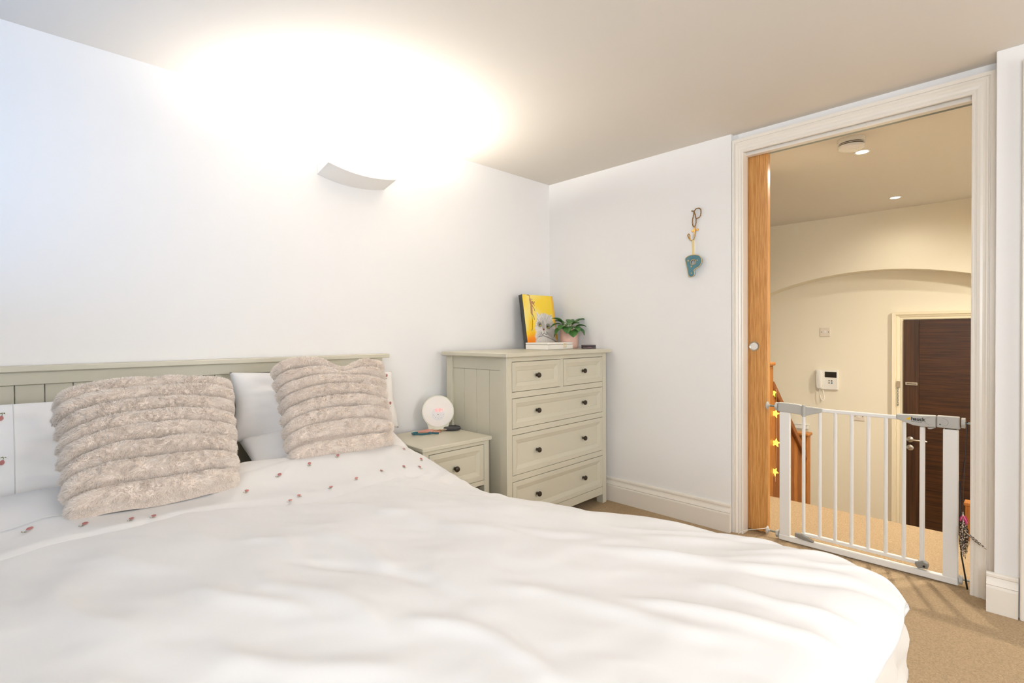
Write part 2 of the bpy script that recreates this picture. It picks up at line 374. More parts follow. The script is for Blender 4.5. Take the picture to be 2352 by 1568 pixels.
# front door in the far wall
d2 = sroot('door_2', (2.97, -2.1, HALL))
build(B().box(2.945, 2.978, -1.822, -1.708, HALL+.01, 1.232, .001), 'door_stile', M_WALNUTV, d2)
build(B().box(2.945, 2.978, -2.51, -1.823, HALL+.01, 1.232, .001), 'door_panel', M_WALNUTH, d2)
hr = build(B().lathe([(0, 0), (.026, 0), (.026, .006), (.012, .009), (.009, .02), (.009, .03), (0, .03)], (2.945, -1.760, .148), (-1, 0, 0), 24), 'handle_rose', M_CHROME, d2, smooth='auto')
build(B().tube([(2.915, -1.752, .148), (2.912, -1.765, .148), (2.912, -1.82, .148), (2.914, -1.885, .147)], [.0085, .009, .009, .008], 10), 'lever', M_CHROME, hr, smooth='auto')
tr = build(B().lathe([(0, 0), (.026, 0), (.026, .005), (.020, .008), (0, .008)], (2.945, -1.760, .073), (-1, 0, 0), 24), 'thumb_rose', M_CHROME, d2, smooth='auto')
build(B().prism([(2.937, -1.772, .082), (2.937, -1.768, .086), (2.937, -1.748, .064), (2.937, -1.752, .060)], (-.012, 0, 0)), 'thumb_turn', M_CHROME, tr)
cc = build(B().box(2.934, 2.945, -1.812, -1.723, .640, .668, .003), 'chain_catch', M_CHROME, d2)
build(B().box(2.932, 2.9345, -1.803, -1.735, .650, .657), 'catch_slot', M_DARKGAP, cc)
t2 = sroot('trim_2', (2.96, -2.1, HALL))
PR2 = [(0, 0), (0, .016), (.008, .02), (.02, .02), (.024, .016), (.03, .022), (.045, .028), (.052, .024), (.056, .034), (.082, .036), (.085, 0)]
sec2 = [[(2.978-p, yy+dy*d, zz+dz*d*.82) for d, p in PR2] for (yy, zz, dy, dz) in ((-1.705, HALL, 1, 0), (-1.705, 1.236, 1, 1), (-2.513, 1.236, -1, 1), (-2.513, HALL, -1, 0))]
for i, nm in enumerate(('architrave_leg', 'architrave_head', 'architrave_leg')): build(B().strip(sec2[i:i+2]), nm, M_TRIMH, t2)
chn = thing('door_chain', 'steel security chain hanging on the cream frame of the brown front door', 'door chain', (2.945, -1.669, .45))
build(B().box(2.938, 2.954, -1.683, -1.659, .61, .672, .002), 'chain_plate', M_CHROME, chn)
for k in range(9):
    zc = .60-k*.0165; pts = []
    for j in range(9):
        a = 2*PI*j/8; v = math.cos(a)*.0055
        pts.append((2.940+(v if k % 2 else 0), -1.669+(0 if k % 2 else v), zc+math.sin(a)*.0115))
    build(B().tube(pts, .0017, 5), 'chain_link', M_STEEL, chn, smooth=True)
build(B().lathe([(0, 0), (.006, .002), (.006, .014), (0, .016)], (2.940, -1.669, .445), (0, 0, 1), 10), 'chain_end', M_STEEL, chn, smooth='auto')

# intercom, switch plates
ic = thing('intercom', 'cream door entry phone with handset and dark screen on the hall wall', 'intercom', (2.965, -1.087, .55))
ib = build(B().box(2.955, 2.98, -1.188, -.992, .552, .746, .004, 2), 'base_plate', M_WHITEP, ic)
build(B().box(2.9535, 2.956, -1.176, -1.073, .674, .730), 'screen', mat('dark_screen', srgb(44, 40, 36), .25), ic)
for (y, z, c) in ((-1.112, .642, srgb(150, 140, 126)), (-1.134, .641, srgb(96, 88, 80)), (-1.112, .620, srgb(150, 140, 126)), (-1.135, .619, srgb(44, 110, 150))):
    build(B().lathe([(0, 0), (.007, 0), (.007, .002), (0, .003)], (2.955, y, z), (-1, 0, 0), 12), 'button', mat('button_%d' % int(c[0]*1e4), c, .4), ic)
hs = B(); prof = []
for k in range(25):
    a = 2*PI*k/24
    prof.append((0, math.copysign(abs(math.cos(a))**.55, math.cos(a))*.0285, math.copysign(abs(math.sin(a))**.75, math.sin(a))*.092))
hs.prism([(2.955, -1.030+p[1], .650+p[2]) for p in prof[:-1]], (-.034, 0, 0), .006)
build(hs, 'handset', M_WHITEP, ic, smooth='auto')
cp = [(2.95, -1.03, .555), (2.945, -1.032, .50), (2.94, -1.045, .45), (2.945, -1.062, .437), (2.952, -1.070, .465), (2.955, -1.062, .51), (2.965, -1.052, .552)]
cp2 = []
for i in range(len(cp)-1):
    for k in range(6): cp2.append(tuple(Vector(cp[i]).lerp(Vector(cp[i+1]), k/6)))
build(B().tube(cp2, .0042, 7), 'cord', M_WHITEP, ic, smooth=True)
def plate(nm, lab, y0, y1, z0, z1, sw):
    t = thing(nm, lab, 'wall plate', (2.975, (y0+y1)/2, z0))
    build(B().box(2.972, 2.98, y1, y0, z0, z1, .002), 'face_plate', mat(nm+'_plastic', srgb(226, 214, 200), .4), t)
    ym = (y0+y1)/2; zm = (z0+z1)/2
    for s in (-1, 1): build(B().lathe([(0, 0), (.004, 0), (.004, .001), (0, .001)], (2.972, ym+s*.031, zm), (-1, 0, 0), 10), 'screw', M_KNOB, t)
    build(B().box(2.968 if sw else 2.971, 2.973, ym-.010, ym+.010, zm-.014, zm+.014, .001), 'rocker' if sw else 'centre_cap', M_WHITEP, t)
plate('cable_outlet_plate', 'square beige outlet plate high on the wall above the intercom', -1.026, -1.115, 1.083, 1.173, False)
plate('light_switch', 'low beige light switch on the hall wall behind the gate bars', -1.313, -1.406, .268, .350, True)
wb = thing('wall_ledge_box', 'thin white box on the wall behind the lower stair post', 'box', (2.96, -.862, .13))
build(B().box(2.94, 2.98, -.925, -.80, .130, .172, .005, 2), 'body', M_WHITEP, wb); build(B().box(2.935, 2.98, -.932, -.793, .172, .181, .003), 'lid', M_WHITEP, wb)

# smoke alarm and the two downlights
sm = thing('smoke_alarm', 'round white smoke alarm on the hall ceiling', 'smoke alarm', (.575, -1.80, H-.067))
build(B().lathe([(.068, 0), (.068, -.022), (.062, -.025), (0, -.025)], (.575, -1.80, H-.0005), n=40), 'base', M_WHITEP, sm, smooth='auto')
build(B().lathe([(.061, -.025), (.061, -.040), (0, -.040)], (.575, -1.80, H), n=40), 'vent_slot', mat('vent_dark', srgb(96, 84, 68), .7), sm, smooth='auto')
bd = build(B().lathe([(.058, -.0315), (.0655, -.0315), (.0655, -.0335), (.058, -.0335)], (.575, -1.80, H), n=40), 'vent_ring', M_WHITEP, sm)
bd = build(B().lathe([(.060, -.038), (.066, -.040), (.064, -.054), (.052, -.062), (.03, -.064), (0, -.0645)], (.575, -1.80, H), n=40), 'cover', M_WHITEP, sm, smooth='auto')
build(B().lathe([(.027, -.063), (.026, -.0665), (0, -.067)], (.575, -1.80, H), n=32), 'test_button', M_WHITEP, bd, smooth='auto')
M_LENS = mat('lit_lens', srgb(255, 250, 240), 0.3, emit=(1.0, .93, .80, 1), estr=14)
def downlight(x, y, lab, power):
    t = thing('downlight', lab, 'downlight', (x, y, H-.008), group='recessed spots in the hall ceiling')
    build(B().lathe([(.031, .004), (.033, -.004), (.040, -.005), (.0435, -.002), (.0435, 0), (.031, .004)], (x, y, H-.0004), n=32), 'bezel', M_WHITEP, t, smooth='auto')
    build(B().lathe([(0, 0), (.030, 0), (.030, -.003), (.015, -.006), (0, -.0065)], (x, y, H-.0004), n=24), 'lens', M_LENS, t, smooth='auto')
    o = spot('downlight_beam', (x, y, H-.014), (x, y, 0), power, (1.0, .93, .80), 165, 1.0, .028)
downlight(.861, -1.796, 'lit ceiling spot next to the round smoke alarm', 82)
downlight(2.325, -1.738, 'lit ceiling spot nearer the arch, away from the smoke alarm', 12)

# ------------------------------------------------------------------ wall uplighter above the bed
ul = thing('wall_uplighter', 'white plaster uplighter with curved underside, glowing up the wall', 'wall lamp', (-1.585, -.065, 1.905))
def lampsec(x, inset, zlow):
    s = (x+1.7725)/.3795
    zb = 1.934-.007*s-.026*4*s*(1-s)*.92
    return zb
shell = B(); secs = []
N = 26
for i in range(N+1):
    x = -1.7725+.3795*max(0, min(1, (i-1)/(N-2))) if 0 < i < N else (-1.7725 if i == 0 else -1.393)
    if i == 1: x = -1.7665
    if i == N-1: x = -1.399
    zb = lampsec(x, 0, 0); end = i in (0, 1, N-1, N)
    a_ = .078 if end else .046; c_ = .052 if end else .016
    secs.append([(x, -.001, zb), (x, -.131, zb+.028), (x, -.131, zb+.076), (x, -.123, zb+.076), (x, -.121, zb+(.0755 if end else .046)), (x, -.012, zb+(.0525 if end else .016)), (x, -.011, zb+.052), (x, -.001, zb+.052)])
    if i in (1, N-1):   # inner side of the end cheeks
        xi = x+(.0005 if i == 1 else -.0005); q = [(xi, -.001, zb), (xi, -.131, zb+.028), (xi, -.131, zb+.076), (xi, -.123, zb+.076), (xi, -.121, zb+.046), (xi, -.012, zb+.016), (xi, -.011, zb+.052), (xi, -.001, zb+.052)]
        if i == 1: secs.append(q)
        else: secs.insert(-1, q)
rows_ = [[shell.bm.verts.new(p) for p in sec] for sec in secs]
for A_, B_ in zip(rows_[:-1], rows_[1:]):
    for k in range(8): shell.bm.faces.new((A_[k], A_[(k+1) % 8], B_[(k+1) % 8], B_[k]))
shell.bm.faces.new(rows_[0][::-1]); shell.bm.faces.new(rows_[-1])
build(shell, 'shell', mat('plaster_white', srgb(250, 247, 243), .7, spec=.2), ul, smooth='auto')
M_TUBE = mat('lamp_tube_lit', (1, .95, .86, 1), .4, emit=(1, .90, .74, 1), estr=6)
build(B().tube([(-1.68, -.065, 1.956), (-1.48, -.065, 1.956)], .008, 12), 'lamp_tube', M_TUBE, ul, smooth=True)
area('uplighter_glow', (-1.583, -.066, 1.982), (-1.583, -.16, 3.0), .28, .06, 37, (1.0, .955, .89))

# ------------------------------------------------------------------ bed
BXR, BXL = -1.445, -3.06
bed = thing('bed_frame', 'sage green wooden bed with a tongue-and-groove headboard', 'bed', (-2.25, -1.1, 0))
build(B().box(BXL-.035, -1.408, -.075, -.005, .998, 1.019, .003), 'headboard_cap', M_SAGE, bed)
hp = B().box(-1.548, BXR, -.060, -.012, 0, .998, .002); hpo = build(hp, 'headboard_post', M_SAGE, bed)
inst(hpo, bed, BXL+.103-BXR)
build(B().box(BXL+.103, -1.548, -.052, -.014, .952, .998, .0015), 'headboard_rail', M_SAGE, bed)
build(B().box(BXL+.103, -1.548, -.050, -.014, .30, .40, .0015), 'headboard_rail', M_SAGE, bed)
b0 = build(B().box(-1.626, -1.5495, -.040, -.020, .40, .9515, .002), 'headboard_board', M_SAGE, bed)
for k in range(1, 18): inst(b0, bed, -.0782*k)
for x in (-1.54, BXL+.06): build(B().box(x-.02, x+.02, -2.27, -.06, .20, .36, .003), 'side_rail', M_SAGE, bed)
build(B().box(BXL+.04, -1.52, -2.29, -2.25, .18, .40, .003), 'foot_rail', M_SAGE, bed)
for x in (-1.57, BXL+.09): build(B().box(x-.03, x+.03, -2.29, -2.23, 0, .40, .003), 'bed_leg', M_SAGE, bed)

# mattress with its sheet: rounded box with a crumpled skirt at the visible foot corner
def drape(a, b, hx, hy, R):
    """flat cloth coords -> drop over the edges of a rounded rectangle; returns dx,dy,dz"""
    da = np.maximum(0, np.abs(a)-hx); db = np.maximum(0, np.abs(b)-hy)
    d = np.sqrt(da*da+db*db)+1e-9
    th = np.minimum(d/R, PI/2); out = R*np.sin(th); dz = -R*(1-np.cos(th))-np.maximum(0, d-R*PI/2)
    x = np.sign(a)*(np.minimum(np.abs(a), hx)+out*da/d); y = np.sign(b)*(np.minimum(np.abs(b), hy)+out*db/d)
    return x, y, dz, d
cx, cy = -2.27, -1.22
a, b = np.meshgrid(np.linspace(-1.02, 1.04, 150), np.linspace(-1.52, 1.30, 200), indexing='ij')
x, y, dz, d = drape(a, b, .715, 1.075, .05)
cr1 = vnoise(a*9, b*9, 3)*.03+vnoise(a*24+b*9, b*22, 4)*.020
k_ = sstep(.05, .12, d)
ang = np.arctan2(y, x)
x = x+cx+k_*(cr1*1.1*np.sign(a)); y = y+cy+k_*cr1*1.2*np.sign(b); z = .545+dz+k_*.4*cr1
z = z-.09*sstep(-1.95, -1.55, x)*sstep(-2.15, -1.85, y)-.05*sstep(-.7, -.4, y)
mp_ = np.stack([x, y, z], -1)
tag(finish('mattress', grid_mesh('mattress', mp_), M_SHEET, None, smooth=True), 'mattress under a crumpled off-white sheet below the duvet', 'mattress')

# duvet
hx, hy, R = .70, .955, .105
DCX, DCY = -2.31, -1.305
def ridge(x, y, x0, y0, x1, y1, w, amp):
    vx, vy = x1-x0, y1-y0; L = math.hypot(vx, vy); t = ((x-x0)*vx+(y-y0)*vy)/L/L; dd = ((x-x0)*-vy+(y-y0)*vx)/L
    dd = dd + .02*np.sin(t*5+x0*7)
    return amp*np.exp(-(dd/w)**2)*sstep(-.05, .25, t)*(1-sstep(.7, 1.1, t))
CREASES = [(-2.62, -1.30, -2.50, -1.62, .022, .012), (-2.50, -1.34, -2.42, -1.75, .03, .012), (-2.42, -1.30, -2.25, -1.72, .02, -.010), (-2.66, -1.55, -2.45, -1.90, .03, .014),
           (-2.30, -1.20, -2.28, -1.60, .025, .010), (-2.12, -1.15, -1.98, -1.55, .03, .009), (-2.05, -1.45, -1.70, -1.95, .035, .010), (-1.95, -1.75, -1.60, -2.25, .022, .011),
           (-1.86, -1.85, -1.66, -2.32, .018, .010), (-1.75, -1.80, -1.52, -2.20, .02, .009), (-2.85, -1.05, -2.75, -1.45, .03, .010), (-2.75, -.95, -2.60, -1.25, .03, .009), (-2.20, -1.75, -2.02, -2.2, .025, .011), (-2.36, -1.72, -2.30, -2.05, .02, .012),
           (-2.1, -1.95, -1.85, -2.40, .018, .011), (-2.45, -1.10, -2.40, -1.30, .02, .008), (-2.18, -1.0, -2.05, -1.25, .02, .008), (-1.9, -1.0, -1.62, -1.35, .03, -.010), (-1.8, -1.0, -1.55, -1.2, .02, .008),
           (-1.70, -2.02, -1.50, -2.36, .014, .012), (-1.62, -1.98, -1.49, -2.30, .012, -.010), (-1.80, -2.08, -1.62, -2.40, .014, -.009), (-1.92, -2.05, -1.78, -2.40, .016, .012), (-1.74, -1.70, -1.56, -2.12, .018, .010), (-2.0, -1.5, -1.82, -1.82, .02, -.008), (-1.66, -2.16, -1.54, -2.38, .010, .008)]
HEADY = -.43
def duvet_top(x, y):
    z = .600 + .013*vnoise(x*2.3+4, y*2.3, 11)*2 + .006*vnoise(x*7, y*5+3, 12)*2 + .0022*vnoise(x*22+y*8, y*16, 13)*2
    for c in CREASES: z = z+.8*ridge(x, y, *c)
    # hump of the turned-back head end, falling to the mattress behind
    hump = .058*np.exp(-((y+.545)/.15)**2)*(1+.35*vnoise(x*4, y*3, 14)*2)*(1-.55*sstep(-1.85, -1.55, x))
    z = z+hump
    z = z-.10*sstep(-.47, -.40, y)
    # long hollow down the right side between head and middle
    z = z-.092*np.exp(-((y+1.06)/.30)**2)*sstep(-1.98, -1.50, x)
    z = z-.03*np.exp(-((y+.55)/.28)**2)*sstep(-1.75, -1.50, x)
    z = z-.045*np.exp(-((y+1.45)/.25)**2)*sstep(-1.85, -1.50, x)
    # plump ridge along the foot
    z = z+.012*np.exp(-((y+2.15)/.14)**2)
    # gathered fine pleats running to the right edge near the head
    pl = np.sin((y*1.0-x*.55)*95+3*vnoise(x*3, y*6, 15)*2)*.0028*sstep(-1.95, -1.68, x)*np.exp(-((y+.88)/.10)**2)
    return z+pl
a, b = np.meshgrid(np.linspace(-1.02, 1.04, 300), np.linspace(-1.075, .905, 420), indexing='ij')
sr = 1-.62*sstep(.45, .0, b+hy); a = np.where(a > hx, hx+(a-hx)*sr, a)
da, db = np.maximum(0, np.abs(a)-hx), np.maximum(0, np.abs(b)-hy)
ta, tb = np.minimum(da/R, PI/2), np.minimum(db/R, PI/2)
x = np.sign(a)*(np.minimum(np.abs(a), hx)+R*np.sin(ta)); y = np.sign(b)*(np.minimum(np.abs(b), hy)+R*np.sin(tb))
ga = R*(1-np.cos(ta))+np.maximum(0, da-R*PI/2); gb = R*(1-np.cos(tb))+np.maximum(0, db-R*PI/2)
dz = -(np.maximum(ga, gb)+.25*np.minimum(ga, gb)); d = np.maximum(da, db)
wav = (.022*np.sin(b*13+2*vnoise(a*3, b*4, 21))*sstep(.12, .30, d)*(np.abs(a) > hx) + .026*np.sin(a*15+1.5)*sstep(.10, .28, d)*(np.abs(b) > hy))
fx = np.where(np.abs(a) > hx, np.sign(a), 0); fy = np.where(np.abs(b) > hy, np.sign(b), 0)
wx, wy = x+DCX, y+DCY
zt = duvet_top(wx, wy)
kk = 1-sstep(.05, .25, d)
wz = .600+(zt-.600)*np.maximum(kk, .35)+dz
wx = wx+wav*fx; wy = wy+wav*fy+.008*np.sin(a*17+.6)*(b < -hy)*sstep(0, .1, d); wz = wz+.010*np.sin(a*11)*(b < -hy)*sstep(.04, .12, d)
# the hem lifts a little where it clears the sheet at the foot corner
wz = np.maximum(wz, .30)
duv = finish('duvet', grid_mesh('duvet', np.stack([wx, wy, wz], -1)), M_LINEN, None, smooth=True)
tag(duv, 'puffy white duvet covering the whole bed', 'duvet')
so = duv.modifiers.new('thick', 'SOLIDIFY'); so.thickness = .026; so.offset = -1
DL = duv.location
def child_of(name, b, m, par, smooth=False):
    """world-coordinate mesh as a part of a one-mesh thing"""
    bmesh.ops.recalc_face_normals(b.bm, faces=list(b.bm.faces)); me = bpy.data.meshes.new(name); b.bm.to_mesh(me); b.bm.free()
    me.materials.append(m); me.transform(Matrix.Translation(-par.location))
    if smooth: me.polygons.foreach_set('use_smooth', [True]*len(me.polygons))
    o = bpy.data.objects.new(name, me); COL.objects.link(o); o.parent = par; return o
# turned-back band with its stitched edges
lowb = [(-3.05, -.88), (-2.91, -.876), (-2.794, -.83), (-2.661, -.835), (-2.508, -.80), (-2.378, -.835), (-2.227, -.925), (-2.079, -.925), (-1.898, -.90), (-1.699, -.85), (-1.60, -.82)]
upb = [(-3.05, -.72), (-2.912, -.700), (-2.863, -.672), (-2.794, -.680), (-2.652, -.72), (-2.308, -.61), (-2.172, -.565), (-1.952, -.530), (-1.668, -.53), (-1.60, -.53)]
xs = np.linspace(-3.0, -1.615, 120)
yl = np.interp(xs, [p[0] for p in lowb], [p[1] for p in lowb]); yu = np.interp(xs, [p[0] for p in upb], [p[1] for p in upb])
sm_ = lambda v: np.convolve(np.pad(v, 6, 'edge'), np.ones(13)/13, 'valid')
yl = sm_(yl); yu = sm_(yu)
tt = np.linspace(0, 1, 26)
BX = np.repeat(xs[:, None], 26, 1); BY = yl[:, None]*(1-tt)+yu[:, None]*tt
prof = sstep(0, .25, tt)*sstep(0, .12, 1-tt)
BZ = duvet_top(BX, BY)-.0015+.008*prof+.004*vnoise(BX*9, BY*7, 31)
me = grid_mesh('turned_band', np.stack([BX, BY, BZ], -1)); me.materials.append(M_LINEN); me.transform(Matrix.Translation(-DL))
me.polygons.foreach_set('use_smooth', [True]*len(me.polygons))
band = bpy.data.objects.new('turned_band', me); COL.objects.link(band); band.parent = duv; band['label'] = 'turned-back duvet band sprigged with tiny red flowers'
zat = lambda x, y: float(duvet_top(np.array([x]), np.array([y]))[0])
child_of('seam', B().tube([(xs[i], yu[i], float(BZ[i, -1])+.0002) for i in range(0, 120, 3)], .0012, 5), M_PIPE, duv, True)
def sprig(par, p, n, up, s, name='flower_sprig'):
    """embroidered flower head with stem and leaves lying on a surface; p point, n normal, up direction in the surface"""
    n = Vector(n).normalized(); up = Vector(up); up = (up-n*up.dot(n)).normalized(); rt = up.cross(n); p = Vector(p)
    Q = lambda u, v, h: p+rt*u*s+up*v*s+n*h*s
    fl = B(); pts = [Q(math.cos(k*PI/5)*.0082*(1+.12*(k % 2)), .010+math.sin(k*PI/5)*.0125, .002) for k in range(10)]
    fl.raw(pts+[Q(0, .010, .005)], [(k, (k+1) % 10, 10) for k in range(10)])
    o = child_of(name, fl, M_RED, par)
    lf = B(); lf.raw([Q(-.001, 0, .001), Q(.001, 0, .001), Q(.002, -.020, .001), Q(.0, -.020, .001)], [(0, 1, 2, 3)])
    lf.raw([Q(.001, -.012, .0012), Q(.012, -.010, .002), Q(.017, -.001, .0012), Q(.006, -.018, .002)], [(0, 1, 2, 3)])
    lf.raw([Q(-.001, -.014, .0012), Q(-.009, -.013, .002), Q(-.014, -.004, .0012), Q(-.005, -.021, .002)], [(0, 1, 2, 3)])
    bmesh.ops.recalc_face_normals(lf.bm, faces=list(lf.bm.faces)); me = bpy.data.meshes.new('leaf_stitch'); lf.bm.to_mesh(me); lf.bm.free(); me.materials.append(M_GREEN)
    me.transform(Matrix.Translation(-par.location)); c = bpy.data.objects.new('leaf_stitch', me); COL.objects.link(c); c.parent = o
FL = [(-2.862, -.735), (-2.754, -.765), (-2.656, -.790), (-2.606, -.800), (-2.345, -.741), (-2.222, -.684), (-2.263, -.89), (-2.222, -.863), (-2.098, -.649), (-2.11, -.849), (-1.984, -.639), (-2.004, -.828), (-1.844, -.582), (-1.883, -.798), (-1.742, -.586), (-1.668, -.616), (-1.772, -.779), (-1.703, -.79), (-1.645, -.713), (-2.44, -.70)]
for i, (fx_, fy_) in enumerate(FL):
    e = .004
    zz = zat(fx_, fy_); nx = -(zat(fx_+e, fy_)-zat(fx_-e, fy_))/(2*e); ny = -(zat(fx_, fy_+e)-zat(fx_, fy_-e))/(2*e)
    ca, sa = math.cos(i*1.3)*.4, math.sin(i*2.1)*.4
    sprig(band if False else duv, (fx_, fy_, zz+.0095), (nx, ny, 1), (.55+ca*.7, .8+sa*.3, .2), .68)

# pillows
def pillow_mesh(name, origin, ex, ey, en, w_, h_, t_, seed, flange=0.0, sag=.0):
    """pillow in a plane: origin = centre, ex/ey unit axes, en facing"""
    U, V = np.meshgrid(np.linspace(-1, 1, 56), np.linspace(-1, 1, 44), indexing='ij')
    su = np.sign(U)*np.abs(U)**.9; sv = np.sign(V)*np.abs(V)**.9
    edge = np.clip((1-np.abs(U)**3.2)*(1-np.abs(V)**3.2), 0, 1)
    th = t_/2*edge**.45
    pin = 1-.05*(1-np.abs(V))**1*(np.abs(U)**4)
    pinv = 1-.07*(1-np.abs(U))**1*(np.abs(V)**4)
    wr = vnoise(U*3+seed, V*4+seed, seed)*.022*edge+vnoise(U*9, V*8+seed, seed+1)*.007*edge
    sides = []
    ex, ey, en = np.array(ex), np.array(ey), np.array(en)
    X = su*w_/2*pin; Y = sv*h_/2*pinv-sag*(1-np.abs(U)**2)*(V > 0)*V
    for sg in (1, -1):
        Pp = np.array(origin)+X[..., None]*ex+Y[..., None]*ey+(sg*th+wr*(1 if sg > 0 else .5))[..., None]*en
        sides.append(Pp)
    A, Bk = sides
    bm = bmesh.new()
    for q in (A, Bk):
        me = grid_mesh('t', q); bm.from_mesh(me); bpy.data.meshes.remove(me)
    bmesh.ops.remove_doubles(bm, verts=list(bm.verts), dist=.0012)
    bmesh.ops.recalc_face_normals(bm, faces=list(bm.faces))
    me = bpy.data.meshes.new(name); bm.to_mesh(me); bm.free()
    return me, A
def unit(v): v = np.array(v, float); return v/np.linalg.norm(v)
def lean(ang, yaw=0.0):
    ex = np.array([math.cos(yaw), math.sin(yaw), 0]); bk_ = np.array([-math.sin(yaw), math.cos(yaw), 0])
    ey = np.array([0, 0, 1])*math.cos(ang)+bk_*math.sin(ang); en = np.cross(ex, ey)
    return ex, ey, en
def pillow(lab, cen, ang, yaw, w_, h_, t_, seed, roll=0.0, sag=0.0, grp=None):
    ex, ey, en = lean(ang, yaw); c_, s_ = math.cos(roll), math.sin(roll)
    ex, ey = ex*c_+ey*s_, ey*c_-ex*s_
    me, A = pillow_mesh('pillow', cen, ex, ey, en, w_, h_, t_, seed, sag=sag)
    o = finish('pillow', me, M_PILLOW, None, smooth=True); tag(o, lab, 'pillow', grp)
    return o, A, ex, ey, en
pL, AL, exL, eyL, enL = pillow('white pillow with flowered end behind the left fur cushion', (-2.63, -.245, .735), math.radians(24), 0, .80, .36, .17, 41)
child_of('flange_seam', B().tube([tuple(AL[11, j]+enL*.001) for j in range(0, 44)], .0014, 6), M_LINEN, pL, True)
for (i, j) in ((9, 35), (9, 19), (4, 27)): sprig(pL, AL[i, j]+enL*.003, enL, -eyL-.3*exL, .66)
pLo, ALo, _, _, _ = pillow('lower white pillow lying flat under the small white pillow', (-1.86, -.290, .628), math.radians(64), 0, .70, .34, .11, 46)
pR, AR, exR, eyR, enR = pillow('white pillow with pointed corner leaning behind the right fur cushion', (-1.828, -.160, .800), math.radians(17), 0, .79, .30, .15, 52, roll=math.radians(-3))
for (i, j) in ((50, 37), (48, 29), (50, 17), (49, 8)): sprig(pR, AR[i, j]+enR*.004, enR, eyR+.5*exR, .72)

